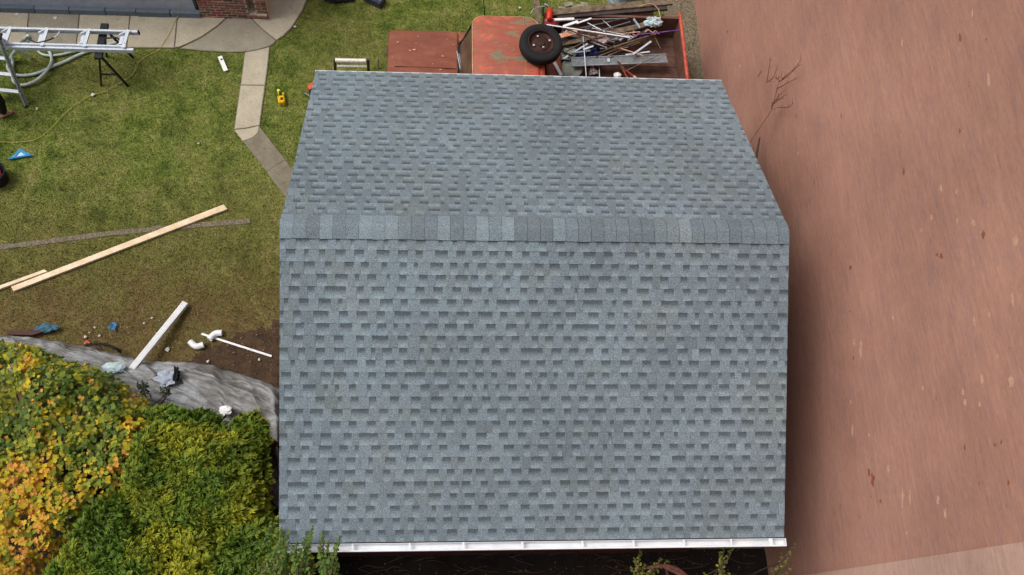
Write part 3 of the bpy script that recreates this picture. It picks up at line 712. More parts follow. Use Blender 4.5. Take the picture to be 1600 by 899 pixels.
# big planks stacked along the far side
G = 'dark planks along the far side of the truck bed'
for i, (a, b, w_, z, l) in enumerate([((862, 20), (1050, 3), .14, 1.34, 'dark wet plank, outermost of the stack on the far bed side'), ((870, 26), (1042, 12), .12, 1.30, 'dark plank second from outside on the far bed side'), ((862, 31), (1020, 20), .09, 1.22, 'short reddish brown plank innermost of the far bed stack')]):
    item('plank', l, 'plank', stick(P(*a, z), P(*b, z), w_, .045), [wood_old, simple('wet_wood', srgb(82, 70, 66), srgb(48, 42, 42), 8, .6, bmp=.4), bed_rust][i], G)
# galvanised channel
a = P(893, 98, 1.08); b = P(1042, 92, 1.06)
ch = thing('metal_channel', 'long wide grey galvanised metal channel lying over the truck bed', 'metal channel', (a+b)/2)
mb = MB(); mb.bar(a, b, .19, .006); mb.build('web', galv, ch)
d = (b-a).normalized(); sd = Vector((-d.y, d.x, 0))
for s_ in (1, -1):
    mb = MB(); mb.bar(a+sd*s_*.094+Vector((0, 0, .012)), b+sd*s_*.094+Vector((0, 0, .012)), .006, .03); mb.build('lip', alu, ch)
item('rag', 'small white rag lying on the grey metal channel', 'rag', lambda mb: mb.obox(P(951, 94, 1.09), (.055, .08, .012), bev=.005), bag_m)
G = 'white metal strips in the truck bed'
item('white_strip', 'white strip lying level beside the red rag near the tyre', 'metal strip', stick(P(853, 32, 1.34), P(897, 30, 1.34), .05, .03), white_pvc, G)
item('white_strip', 'longest thin white strip slanting across the scrap from the red rag', 'metal strip', stick(P(854, 39, 1.40), P(984, 59, 1.36), .022, .02), white_pvc, G)
item('white_strip', 'short wide white strip slanting up right beside the tyre', 'metal strip', stick(P(880, 42, 1.33), P(903, 34, 1.34), .05, .03), white_pvc, G)
item('white_strip', 'short white strip at the top middle of the scrap heap', 'metal strip', stick(P(901, 37, 1.36), P(924, 29, 1.36), .03, .02), white_pvc, G)
G = 'thin grey rods and tubes in the truck bed'
rods = [((897, 31), (981, 29), .022, 1.33, galv, 'grey tube running right from the level white strip'),
        ((868, 38), (935, 66), .022, 1.38, rust, 'dark rusty rod crossing under the long white strip'),
        ((935, 66), (975, 80), .022, 1.2, rust, 'rusty rod end above the metal channel'),
        ((970, 76), (1005, 87), .022, 1.16, chip_pale, 'pale tube with white tip ending at the metal channel'),
        ((908, 44), (970, 30), .018, 1.28, galv, 'grey rod slanting above the middle of the heap'),
        ((912, 50), (958, 40), .02, 1.2, black_steel, 'black rod below the slanting grey rod'),
        ((916, 63), (1000, 44), .025, 1.22, wood_old, 'grey wooden lath under the white bag'),
        ((930, 90), (1022, 55), .022, 1.1, wood_old, 'brown lath slanting up right over the bed floor'),
        ((946, 78), (1028, 52), .03, 1.12, wood_old, 'wider brown lath just above the slanting brown lath'),
        ((950, 87), (1000, 66), .02, 1.02, chip_pale, 'pale lath starting behind the metal channel'),
        ((980, 110), (1030, 86), .02, 1.13, wood_old, 'thin brown stick lying over the right end of the channel'),
        ((911, 55), (916, 120), .02, 1.2, alu, 'thin pale rod crossing the left end of the channel'),
        ((936, 104), (937, 124), .02, .95, alu, 'short pale rod below the channel'),
        ((1022, 56), (1032, 76), .022, 1.05, wood_old, 'short broken twig like stick left of the tailgate'),
        ((878, 52), (905, 60), .06, 1.1, galv, 'grey plate strip beside the tyre'),
        ((876, 64), (912, 44), .03, 1.25, black_steel, 'black bar rising right from the tyre'),
        ((940, 30), (957, 45), .016, 1.3, galv, 'short grey wire in the top middle of the heap'),
        ((960, 42), (992, 36), .02, 1.3, black_steel, 'short black bar left of the white bag'),
        ((918, 36), (945, 50), .016, 1.3, alu, 'thin silver rod in the middle of the heap'),
        ((950, 55), (1000, 50), .018, 1.25, chip_pale, 'pale thin lath above the purple cord'),
        ((900, 52), (960, 66), .02, 1.15, galv, 'grey rod under the long white strip'),
        ((915, 72), (948, 60), .03, 1.05, wood_old, 'brown stick above the navy cloth'),
        ((925, 44), (990, 58), .014, 1.28, alu, 'thinnest silver wire crossing the heap'),
        ((925, 52), (985, 34), .02, 1.32, galv, 'grey angle bar below the top tube'),
        ((990, 30), (1000, 44), .03, 1.3, barrel_m, 'short pale blue bar left of the white bag')]
for (a, b, w_, z, mt, l) in rods: item('scrap_rod', l, 'rod', stick(P(*a, z), P(*b, z+.01), w_, w_, rnd=w_ < .024), mt, G)
rn = random.Random(77)
G2 = 'small scrap laths at the bottom of the bed heap'
LM = [(wood_old, 'weathered brown wooden'), (galv, 'grey galvanised'), (rust, 'rusty dark red'), (black_steel, 'black painted'), (alu, 'bright silver'), (MC['wet_wood'], 'wet dark wooden')]
lath_used = set()
for i in range(90):
    x = rn.uniform(868, 1005); y = rn.uniform(34, 88); L = rn.uniform(14, 46); t = rn.gauss(-.28, .35); z = rn.uniform(.84, 1.20)
    mb = MB(); mb.bar(P(x-L/2*math.cos(t), y-L/2*math.sin(t), z), P(x+L/2*math.cos(t), y+L/2*math.sin(t), z+rn.uniform(-.05, .08)), rn.uniform(.012, .036), rn.uniform(.01, .03))
    mt_, mw = rn.choice(LM+LM[3:5]+LM[3:4])
    lb = ('short ' if L < 26 else 'long ')+mw+' lath '+('sloping steeply ' if abs(t) > .5 else '')+('beside the spare tyre' if x < 900 else 'left of the heap centre' if x < 935 else 'right of the heap centre' if x < 968 else 'below the pale plastic bag')+(' on the far side' if y < 52 else ' in the middle' if y < 70 else ' near the metal channel')
    if lb in lath_used: continue
    lath_used.add(lb); mb.build('scrap_lath', mt_, cat='lath', group=G2, label=lb)
item('wooden_board', 'pale board with orange stain beside the spare tyre', 'board', stick(P(875, 57, 1.26), P(902, 50, 1.28), .10, .03), simple('stained_board', srgb(190, 180, 164), srgb(196, 110, 60), 12, .8), None)
item('wooden_board', 'long grey board running from the tyre under the heap', 'board', stick(P(872, 70, 1.15), P(925, 60, 1.16), .09, .03), wood_old, None)
item('wooden_board', 'long weathered board leading to the pale plastic bag', 'board', stick(P(950, 53, 1.25), P(1012, 38, 1.27), .11, .03), wood_old, None)
item('white_bracket', 'pale metal bracket with hole slanting below the spare tyre', 'bracket', stick(P(866, 98, 1.15), P(877, 118, 1.15), .06, .02), white_paint, None)
# crumpled things
def lump(c, r, sc=(1, 1, .6), seed=0, amp=.35, n=12, m_=8):
    def f(mb):
        vs = []
        for i in range(m_+1):
            ph = math.pi*i/m_
            for j in range(n):
                th = 2*math.pi*j/n; v = Vector((math.sin(ph)*math.cos(th), math.sin(ph)*math.sin(th), math.cos(ph)))
                k = 1+amp*noise.noise(v*2.4+Vector((seed, 0, 0)))*1.6
                vs.append(Vector(c)+Vector((v.x*sc[0], v.y*sc[1], v.z*sc[2]))*r*k)
        mb.add(vs, [(i*n+j, (i+1)*n+j, (i+1)*n+(j+1) % n, i*n+(j+1) % n) for i in range(m_) for j in range(n)])
    return f
item('plastic_bag', 'crumpled pale plastic bag on the end of a board', 'bag', lump(P(1021, 35, 1.32), .13, (1.1, .8, .6), 3, .5, 20, 12), bag_m)
item('navy_cloth', 'navy blue cloth bundled above the metal channel', 'cloth', lump(P(917, 86, .98), .22, (1.0, .7, .5), 5, .5, 20, 12), dark_blue)
item('red_rag', 'red rag at the left end of the long white strip', 'rag', lump(P(861, 36, 1.30), .10, (1.2, .6, .5), 8, .6), simple('red_cloth', srgb(150, 40, 50), None, 10, .8))
item('grey_rubble_bag', 'light grey crumpled sacking below the spare tyre', 'sack', lump(P(885, 84, .98), .16, (1.1, .8, .5), 11, .7, 18, 12), simple('grey_sacking', srgb(164, 168, 160), srgb(104, 108, 100), 18, .9, bmp=.6))
item('grey_disc', 'pale grey round lid lying left of the metal channel', 'lid', lambda mb: mb.lathe([(.001, .02), (.20, .02), (.22, .01), (.22, 0)], P(892, 108, .95), (0, .1, 1), 24), simple('grey_lid', srgb(140, 148, 138), srgb(116, 122, 112), 8, .7))
item('rubble_bag', 'crumpled pinkish white bag in the middle of the heap', 'bag', lump(P(942, 62, 1.16), .09, (1.2, 1.0, .6), 14, .8), simple('pinkish_bag', srgb(206, 186, 184), srgb(150, 120, 120), 16, .6))
item('pale_cloth', 'small pale blue cloth left of the purple cord', 'cloth', lump(P(960, 60, 1.13), .06, (1.8, .7, .5), 17, .6), bag_m)
item('white_cup', 'small white cup lying near the channel above the eave', 'cup', lump(P(965, 118, .86), .07, (1.1, 1, .8), 2, .2), white_pvc)
item('crumpled_paper', 'crumpled white paper below the left end of the channel', 'paper', lump(P(926, 112, .90), .07, (1, .9, .8), 9, .8), simple('paper', srgb(196, 190, 184), None, 20, .9))
# garden shears
c = P(975, 108, 1.1)
sh = thing('garden_shears', 'rusty red handled shears lying over the metal channel edge', 'shears', c)
mb = MB(); mb.prism([(q.x, q.y) for q in (P(964, 95, 1.1), P(968, 97, 1.1), P(980, 112, 1.1), (P(975, 115, 1.1)))], 1.09, 1.102); mb.build('blade', rust, sh)
for e0, e1 in (((974, 110), (980, 122)), ((978, 110), (990, 119))):
    mb = MB(); mb.tube([P(*e0, 1.1), P(*e1, 1.1)], .017, 7); h = mb.build('handle', simple('dark_red_grip', srgb(130, 46, 30), None, 12, .6), sh)
    mb = MB(); pe = P(*e1, 1.1); pd = (pe-P(*e0, 1.1)).normalized(); mb.tube([pe, pe+pd*.06], .019, 7); mb.build('grip_end', chip_pale, h)
# ropes
item('purple_cord', 'purple cord stretched from the heap to the tailgate rail', 'cord', lambda mb: mb.tube([P(965, 60, 1.22), P(1000, 54, 1.26), P(1030, 51, 1.30), P(1062, 47, 1.34)], .010, 6), purple)
item('beige_rope', 'thin beige rope curling over the far planks to the bag', 'rope', lambda mb: mb.tube([P(1000, 10, 1.40), P(1012, 6, 1.40), P(1022, 7, 1.40), P(1029, 15, 1.38), P(1032, 28, 1.36)], .008, 6), simple('rope', srgb(190, 166, 134), None, 20, .9))
item('thin_wire', 'thin bent wire hanging at the truck cab corner', 'wire', lambda mb: mb.tube([P(829, 22, 1.6), P(833, 15, 1.6), P(840, 11, 1.55), P(852, 10, 1.5)], .006, 5), alu)
for i, (x, y) in enumerate([(1013, 47), (1018, 50), (1024, 48), (991, 50), (994, 56)]):
    mb = MB(); r_ = random.Random(i); mb.tube([P(x-6, y+r_.uniform(-6, 6), 1.22), P(x, y, 1.26), P(x+6, y+r_.uniform(-6, 6), 1.22)], .008, 5)
    mb.build('small_twig', chip_pale, cat='twig', group='pale twigs near the purple cord', label=['pale twig left end below the plastic bag', 'pale twig crossing the purple cord right of the heap', 'pale twig nearest the bag above the purple cord', 'pale twig above the purple cord left of the bag', 'pale twig just below the purple cord start'][i])

# drum behind the planks
c = P(977, -6, .45); dm = thing('drum', 'pale blue grey open drum standing behind the truck bed', 'drum', (c.x, c.y+.1, 0))
mb = MB(); mb.lathe([(.001, .02), (.26, .02), (.29, .0), (.29, .28), (.305, .30), (.29, .32), (.29, .58), (.305, .60), (.29, .62), (.29, .86), (.31, .88), (.30, .90), (.275, .89), (.27, .3), (.001, .3)], (c.x, c.y+.1, 0), (0, 0, 1), 32); mb.build('shell', barrel_m, dm, smooth=False)

# ================================================================== LEFT YARD
# sawhorses holding an extension ladder
def sawhorse(px, label):
    top0 = P(px, 36, .93); top1 = P(px, 91, .93); x = (top0.x+top1.x)/2
    t = thing('sawhorse', label, 'sawhorse', (x, (top0.y+top1.y)/2, 0), 'black steel stands under the aluminium ladder')
    mb = MB(); mb.obox((x, (top0.y+top1.y)/2, .905), (.14, top0.y-top1.y, .05), bev=.008); mb.build('beam', black_steel, t)
    for sy, yy in ((-1, top1.y+.10), (1, top0.y-.10)):
        f1 = Vector((x-.25, yy+sy*.04, 0)); f2 = Vector((x+.25, yy+sy*.04, 0))
        k = Vector((x, yy, .9))
        for f in (f1, f2):
            mb = MB(); mb.bar(k, f+(k-f)*.01, .035, .035); mb.build('leg', black_steel, t)
        mb = MB(); mb.bar(f1.lerp(k, .38), f2.lerp(k, .38), .025, .025); mb.build('cross_brace', black_steel, t)
    return t
sh1 = sawhorse(158, 'black steel sawhorse under the right end of the aluminium ladder')
copy_tree(sh1, (-2.05, 0, 0), 'black steel sawhorse mostly hidden behind the stepladder at the left edge')
lad = thing('extension_ladder', 'long aluminium extension ladder resting level on black sawhorses', 'ladder', (-8.5, 5.92, .95))
zl = .985
N0, N1 = P(-160, 41, zl), P(216, 52, zl); S0, S1 = P(-160, 68, zl), P(209, 80.5, zl)
yn = (N1.y+P(0, 44, zl).y)/2; ys = (S1.y+P(60, 76, zl).y)/2
N0 = Vector((-11.3, yn, zl)); N1.y = yn; S0 = Vector((-11.3, ys, zl)); S1.y = ys
for a, b, z_, lbl in ((N0, N1, 0, 1), (S0, S1, 0, 0)):
    mb = MB(); mb.bar(a, b, .03, .085)
    for q in (-.035, .035): mb.bar(a+Vector((0, (-.012 if lbl else .012), q)), b+Vector((0, (-.012 if lbl else .012), q)), .045, .010)
    mb.build('rail', alu, lad)
mb = MB(); mb.bar(N0+Vector((0, -.045, .065)), N1+Vector((-.12, -.045, .065)), .03, .04); mb.build('inner_rail', alu, lad)
mb = MB(); mb.bar(S0+Vector((0, .045, .065)), S1+Vector((-.12, .045, .065)), .03, .04); mb.build('inner_rail', alu, lad)
for px in (193, 132, 66, 8, -52, -112):
    xx = P(px, 65, zl).x
    for dx, dz in ((-.055, .0), (.045, .07)):
        mb = MB(); mb.bar((xx+dx, ys+.01, zl+dz), (xx+dx+.03, yn-.01, zl+dz), .060, .032); mb.build('rung', alu, lad)
    mb = MB(); mb.bar((xx-.075, ys+.10, zl+.03), (xx+.07, ys+.10, zl+.07), .02, .05); mb.bar((xx-.075, yn-.10, zl+.03), (xx+.05, yn-.06, zl+.07), .02, .05); mb.build('rung_bracket', alu, lad)
mb = MB(); mb.obox(N1+Vector((.006, 0, 0)), (.03, .04, .095), bev=.006); mb.build('end_cap', black_steel, lad)
# stepladder at the left edge
s1 = P(41, 166, .0); s0 = P(-2, 62, 1.25)
stp = thing('stepladder', 'grey aluminium stepladder standing at the left edge of the lawn', 'stepladder', (s1.x, s1.y, 0))
wv = Vector((-.50, .05, 0))
for o_ in (Vector((0, 0, 0)), wv):
    mb = MB(); mb.bar(s0+o_, s1+o_+Vector((0, 0, .02)), .07, .03, up=(1, 0, 0)); mb.bar(s0+o_+Vector((.02, 0, 0)), s1+o_+Vector((.02, 0, .02)), .01, .06, up=(1, 0, 0)); mb.build('rail', simple('dull_aluminium', srgb(170, 174, 170), srgb(124, 128, 124), 24, .5, .4), stp)
    mb = MB(); mb.obox(s1+o_+Vector((0, 0, .02)), (.06, .08, .04), bev=.01); mb.build('foot', rubber, stp)
for t in (.28, .52, .78):
    a = s0.lerp(s1, t); mb = MB(); mb.bar(a, a+wv, .07, .025); mb.build('step', alu, stp)
q0 = s0+Vector((0, .05, 0)); q1 = Vector((s1.x+.1, s0.y+.62, .02))
for o_ in (Vector((0, 0, 0)), wv):
    mb = MB(); mb.bar(q0+o_, Vector((s0.x-.02, s0.y+.55, .02))+o_, .04, .025, up=(1, 0, 0)); mb.build('rear_rail', alu, stp)
mb = MB(); mb.obox(s0+wv/2+Vector((0, .03, .02)), (.6, .14, .03), bev=.008); mb.build('top_cap', black_steel, stp)
# hose
def catmull(pts, k=6):
    out = []
    for i in range(len(pts)-1):
        p0 = pts[max(i-1, 0)]; p1 = pts[i]; p2 = pts[i+1]; p3 = pts[min(i+2, len(pts)-1)]
        for j in range(k):
            t = j/k; out.append(.5*((2*p1)+(p2-p0)*t+(2*p0-5*p1+4*p2-p3)*t*t+(3*p1-p0-3*p2+p3)*t**3))
    out.append(pts[-1]); return out
hz = .045
hp = [P(183, 66, .06), P(160, 72, .05), P(128, 84, hz), P(100, 97, hz), P(80, 105, hz), P(60, 114, hz), P(40, 118, hz), P(22, 116, hz), P(12, 106, hz), P(16, 92, .1), P(26, 76, .4), P(40, 60, .85), P(43, 57, 1.04), P(40, 60, .85), P(22, 82, .3), P(20, 96, hz+.04), P(19, 112, hz+.04), P(22, 128, hz+.03), P(36, 133, hz+.03), P(56, 126, hz+.04), P(72, 112, hz+.06), P(80, 98, hz+.05), P(80, 88, hz+.04), P(76, 79, hz+.04)]
hp[13] = P(46, 62, .85); hp[12] = P(44, 56, 1.06)
HO = thing('hose', 'pale grey flexible hose looped over the ladder and lying on the lawn', 'hose', (hp[5].x, hp[5].y, 0))
mb = MB(); mb.tube(catmull(hp, 7), .030, 8); mb.build('tube', hose_m, HO, smooth=True)
hp2 = [P(58, 78, .05), P(64, 84, .05), P(75, 87, .05), P(92, 86, .05), P(110, 82, .05), P(135, 76, .05), P(150, 74, .05)]
item('hose', 'short pale hose length lying under the ladder rungs', 'hose', lambda mb: mb.tube(catmull(hp2, 6), .024, 8), hose_m, smooth=True)
hc = [P(44, 60, 1.08), P(52, 65, 1.07), P(58, 67, 1.07), P(68, 65, 1.07), P(78, 62, 1.07), P(84, 59, 1.07)]
item('black_cable', 'short black cable with pale plug lying across the ladder', 'cable', lambda mb: (mb.tube(catmull(hc, 5), .014, 6, col=(.02, .02, .02, 1)), mb.tube([P(84, 59, 1.07), P(90, 55, 1.07), P(93, 50, 1.07)], .012, 6, col=(.6, .6, .6, 1))), tinted('cable_jacket', .5))
hc = [P(165, 60, .96), P(180, 59, .97), P(186, 62, .97), P(190, 69, .97)]
item('black_strap', 'short black strap hooked on the right end of the ladder', 'strap', lambda mb: mb.tube(catmull(hc, 4), .016, 6), black_steel)
# yellow cord over lawn, path and plinth
yc = [P(x, y, .035) for x, y in [(-30, 221), (0, 222), (30, 222), (52, 219), (66, 212), (80, 200), (92, 187), (103, 176), (116, 165), (140, 150), (163, 143), (187, 130), (205, 118), (213, 106), (217, 97), (228, 88), (249, 77)]]+[P(256, 66, .05), P(265, 52, .05), P(272, 36, .05), P(277, 27, .06), P(278.5, 20, .2), P(279, 12, .5), P(281, 0, .8), P(284, -20, 1.3)]
item('power_cable', 'thin yellow power cable winding over the lawn to the house', 'cable', lambda mb: mb.tube(catmull(yc, 6), .0048, 5), yellow_cord)

def lumber(name, pts, z, th, mt, label, **k):
    mb = MB(); mb.prism(poly_px(pts, z+th), z, z+th, bev=.004); return mb.build(name, mt, label=label, cat='board', **k)
lumber('pine_board', [(17, 448), (349, 319.5), (355.5, 326.5), (21, 455)], .02, .045, wood_new, 'long fresh pine board lying diagonally across the lawn')
lumber('pine_board', [(-90, 485), (-92, 479), (69, 421), (74, 424)], .02, .045, wood_new, 'shorter fresh pine board beside the lower end of the long one')
# old edging strip, half sunk
ed = MB(); pa = []; pb = []
for i in range(81):
    t = i/80; x = -20+t*411; y = 388-t*0
    y = 386-(x)*.02-33*max(0, x/391)**1.25-(10*math.sin(math.pi*min(1, max(0, x)/391)))*.6
    wv_ = 3.6+1.2*noise.noise(Vector((x*.06, 0, 0)))
    pa.append(P(x, y-wv_+noise.noise(Vector((x*.2, 5, 0)))*.8, .02)); pb.append(P(x, y+wv_+noise.noise(Vector((x*.2, 9, 0)))*.8, .02))
vs = [(p.x, p.y, .016+.010*noise.noise(p*3)) for p in pa]+[(p.x, p.y, .014+.01*noise.noise(p*3)) for p in pb]+[(p.x, p.y+.01, -.01) for p in pa]+[(p.x, p.y-.01, -.01) for p in pb]
n = len(pa)
ed.add(vs, [(i, n+i, n+i+1, i+1) for i in range(n-1)]+[(2*n+i, i, i+1, 2*n+i+1) for i in range(n-1)]+[(n+i, 3*n+i, 3*n+i+1, n+i+1) for i in range(n-1)]+[(n-1, 2*n-1, 4*n-1, 3*n-1)])
ed.build('edging_strip', gravel_m, label='worn grey edging strip half sunk in the lawn under the pine board', cat='edging')
EDGE = [tuple(p[:2]) for p in pa]+[tuple(p[:2]) for p in pb[::-1]]

# downspout and fittings
a = P(290, 474, .10); b = P(201, 584, .36)
ds = thing('downspout', 'long white downspout pipe leaning from lawn onto the grey tarpaulin', 'pipe', (a+b)/2)
mb = MB(); mb.bar(a, b, .10, .075, up=(0, 0, 1)); dspipe = mb.build('pipe', white_pvc, ds)
mb = MB(); d = (b-a).normalized(); sd = Vector((-d.y, d.x, 0))
for q in (-.03, 0, .03): mb.bar(a+sd*q+Vector((0, 0, .04)), b+sd*q+Vector((0, 0, .04)), .010, .006)
mb.build('ribs', white_pvc, dspipe)
def elbow(pts, label):
    pp = catmull([P(x, y, .07) for x, y in pts], 5); mb = MB(); mb.tube(pp, .055, 10, cap=False)
    mb.tube(pp, .046, 10, cap=False)
    mb.build('downspout_elbow', white_pvc, smooth=True, label=label, cat='pipe elbow', group='white downspout elbows on the bare soil')
elbow([(297, 534), (303, 539.5), (309, 541.5), (318, 539)], 'white downspout elbow lying lower left of the thin rod')
elbow([(327.5, 531), (332, 525), (338, 521), (347, 520.5)], 'white downspout elbow lying over the end of the thin rod')
item('white_rod', 'thin white rod lying on soil beside the garage', 'rod', lambda mb: mb.bar(P(315, 522, .03), P(424.5, 557, .03), .035, .02), white_pvc)
item('white_strip', 'short white strip with a dark hole lying on the grass by the path', 'metal strip', lambda mb: (mb.bar(P(343.5, 88.5, .05), P(353, 111, .05), .085, .015, col=(.8, .8, .8, 1)), mb.bar(P(345.4, 92, .062), P(346.5, 94, .062), .03, .006, col=(.03, .03, .04, 1)), mb.bar(P(347, 92.5, .062), P(362, 92.5, .05), .008, .008, col=(.2, .13, .08, 1))), tinted('white_strip_paint', .5, noise_amt=.04))
# blue square
sq = thing('speed_square', 'bright blue triangular square lying on the grass at the left', 'set square', P(32, 243, .02))
tri = [P(14, 250, .03), P(51, 244, .03), P(31, 232, .03)]; cen = sum(tri, Vector())/3
mb = MB()
inn = [cen.lerp(t, .45) for t in tri]
for i in range(3):
    a, b, c, d = tri[i], tri[(i+1) % 3], inn[(i+1) % 3], inn[i]
    vs = [Vector((p.x, p.y, z)) for z in (.02, .035) for p in (a, b, c, d)]
    mb.add(vs, [(3, 2, 1, 0), (4, 5, 6, 7), (0, 1, 5, 4), (1, 2, 6, 5), (2, 3, 7, 6), (3, 0, 4, 7)])
mb.build('frame', blue_pl, sq)
mb = MB(); mb.bar(tri[0]+Vector((0, .012, .02)), tri[1]+Vector((0, .012, .02)), .03, .02); mb.build('fence_edge', simple('deep_blue_plastic', srgb(30, 118, 170), None, 8, .4), sq)
mb = MB(); mb.add([(p.x, p.y, .024) for p in inn], [(0, 1, 2)]); mb.build('label_plate', simple('pale_blue_plate', srgb(200, 226, 240), srgb(150, 200, 226), 6, .3), sq)
# bucket at left edge
c = P(-9, 273, .2); bk = thing('bucket', 'black rubber bucket with a red rag at the left edge of the lawn', 'bucket', (c.x, c.y, 0))
mb = MB(); mb.lathe([(.001, 0), (.17, 0), (.21, .28), (.225, .29), (.225, .31), (.205, .31), (.165, .03), (.001, .03)], (c.x, c.y, 0), (0, 0, 1), 32); mb.build('shell', rubber, bk, smooth=False)
item('red_cloth', 'red cloth stuffed in the black bucket', 'cloth', lump((c.x-.03, c.y+.12, .05), .07, (1, 1, .8), 31, .6), MC['red_cloth'])
# yellow tool
c = P(439, 155, .05)
yt = thing('line_laser', 'yellow tool with a bright green ball standing on the grass', 'tool', (c.x, c.y, 0))
ry = Matrix.Rotation(math.radians(12), 3, 'Z')
mb = MB(); mb.obox(P(440, 157, .08), (.13, .17, .12), rot=ry, bev=.02); bd = mb.build('body', yellow_pl, yt)
mb = MB(); mb.obox(P(440, 154, .15), (.05, .05, .02), rot=ry, bev=.008); mb.build('window', rust, bd)
for dx in (-.045, .045):
    mb = MB(); q = P(439, 148, .09)+Vector((dx, .01, 0)); mb.obox(q, (.03, .06, .07), rot=ry, bev=.01); mb.build('prong', yellow_pl, yt)
mb = MB(); mb.tube([P(437.5, 149, .1), P(436, 143, .12)], .012, 6); mb.build('stem', black_steel, yt)
item_b = MB(); lump(P(435.5, 142, .12), .035, (1, 1, 1), 1, 0, 12, 8)(item_b); item_b.build('ball', neon, yt, smooth=True)
# red and black tool half hidden by the roof edge
rb = thing('leaf_blower', 'orange and black power tool peeking out beside the roof corner', 'power tool', P(490, 141, 0))
mb = MB(); mb.bar(P(482, 140, .14), P(500, 128, .14), .10, .10); mb.build('body', orange_pl, rb)
mb = MB(); mb.bar(P(483, 146, .12), P(500, 143, .12), .09, .10); mb.build('motor', black_steel, rb)
mb = MB(); mb.tube([P(476, 145, .05), P(484, 150, .05), P(495, 154, .05)], .01, 5); mb.build('cable', galv, rb)
# chrome stool and stake north of the eave
cs = thing('step_stool', 'silver tubular folding step stool standing beyond the roof eave', 'step stool', P(548, 98, 0))
for (a, b) in (((524, 94.5), (572, 95.5)), ((527, 103.5), (573, 104))):
    mb = MB(); mb.tube([P(*a, .62 if a[1] < 100 else .5), P(*b, .62 if a[1] < 100 else .5)], .045 if a[1] < 100 else .03, 10); mb.build('step', chrome, cs)
for px in (523, 575):
    mb = MB(); mb.bar(P(px, 93, .64), P(px+1, 112, .02), .035, .05, up=(1, 0, 0)); mb.build('leg', slate_pl, cs)
item('stake', 'thin dark stake standing in the grass left of the pickup hood', 'stake', lambda mb: mb.tube([P(591, 108, 0), P(591, 92, .22)], [.018, .012], 6), wood_old)
# case with label at the top edge
bx = thing('tool_case', 'dark slate tool case with a white label at the top edge', 'tool case', P(588, 2, 0))
ry = Matrix.Rotation(math.radians(-28), 3, 'Z')
mb = MB(); mb.obox(P(585, -2, .10), (.42, .22, .16), rot=ry, bev=.02); cs_ = mb.build('shell', slate_pl, bx)
mb = MB(); mb.obox(P(591, -4.5, .185), (.16, .10, .006), rot=ry); mb.build('label_plate', white_paint, cs_)
item('black_bag', 'flat black bag on the grass at the top edge', 'bag', lump(P(530, -6, .06), .26, (1.3, .6, .3), 21, .3, 18, 10), black_cloth)

# ------------------------------------------------------------------ person at the left edge
foot = P(19, 181, 0)
per = thing('person', 'person in black trousers with a tan shoe standing beside the stepladder', 'person', (foot.x-.1, foot.y, 0))
def skin_mesh(name, chain, mt, parent, sub=2):
    """chain: list of (pos, radius, parent index)"""
    me = bpy.data.meshes.new(name)
    me.from_pydata([c[0] for c in chain], [(c[2], i) for i, c in enumerate(chain) if c[2] is not None], [])
    o = link(name, me, parent); me.materials.append(mt)
    md = o.modifiers.new('Skin', 'SKIN'); md.use_smooth_shade = True
    for i, c in enumerate(chain):
        r = c[1] if isinstance(c[1], tuple) else (c[1], c[1]); me.skin_vertices[0].data[i].radius = r
    me.skin_vertices[0].data[0].use_root = True
    sb = o.modifiers.new('Subdivision', 'SUBSURF'); sb.levels = sub; sb.render_levels = sub
    return o
fx, fy = foot.x-.15, foot.y-.02
H_ = lambda dx, dy, z: (fx+dx, fy+dy, z)
body = [(H_(-.12, .06, .95), (.15, .12), None), (H_(-.13, .06, 1.15), (.14, .10), 0), (H_(-.13, .06, 1.36), (.17, .11), 1), (H_(-.13, .06, 1.47), (.07, .06), 2),
        (H_(-.12, .06, 1.53), .055, 3),
        (H_(.10, .02, .88), .10, 0), (H_(.14, .0, .48), .065, 5), (H_(.02, .0, .10), .042, 6),
        (H_(-.22, .02, .88), .10, 0), (H_(-.26, .0, .48), .065, 8), (H_(-.28, .02, .10), .042, 9),
        (H_(.06, .05, 1.42), .055, 2), (H_(.10, .12, 1.16), .045, 11), (H_(.12, .34, 1.10), .035, 12), (H_(.12, .40, 1.09), (.04, .02), 13),
        (H_(-.32, .05, 1.42), .055, 2), (H_(-.36, .10, 1.16), .045, 15), (H_(-.34, .32, 1.08), .035, 16), (H_(-.34, .38, 1.07), (.04, .02), 17)]
skin_mesh('body', body, skin_m, per)
tr_ = [(H_(-.11, .06, 1.0), (.165, .13), None), (H_(.10, .02, .86), .115, 0), (H_(.14, .0, .48), .085, 1), (H_(.04, .0, .10), .075, 2),
       (H_(-.22, .02, .86), .115, 0), (H_(-.26, .0, .48), .085, 4), (H_(-.28, .02, .13), .075, 5)]
skin_mesh('trousers', tr_, black_cloth, per)
sw = [(H_(-.13, .06, 1.12), (.165, .12), None), (H_(-.13, .06, 1.35), (.185, .125), 0), (H_(-.13, .06, 1.46), (.09, .08), 1),
      (H_(.06, .05, 1.42), .07, 1), (H_(.10, .12, 1.16), .06, 3), (H_(.12, .30, 1.10), .048, 4),
      (H_(-.32, .05, 1.42), .07, 1), (H_(-.36, .10, 1.16), .06, 6), (H_(-.34, .28, 1.08), .048, 7)]
skin_mesh('jacket', sw, black_cloth, per)
mb = MB()
hc_ = Vector(H_(-.12, .075, 1.65)); lump(hc_, .105, (.78, .95, 1.15), 2, .03, 18, 14)(mb)
mb.obox(hc_+Vector((0, .10, -.005)), (.022, .035, .04), bev=.006)
for s_ in (-1, 1): mb.obox(hc_+Vector((s_*.083, .0, -.005)), (.018, .035, .055), bev=.006)
hd_ = mb.build('head', skin_m, per, smooth=True)
mb = MB()
for s_ in (-1, 1): lump(hc_+Vector((s_*.03, .088, .01)), .011, (1, 1, 1), 0, 0, 8, 6)(mb)
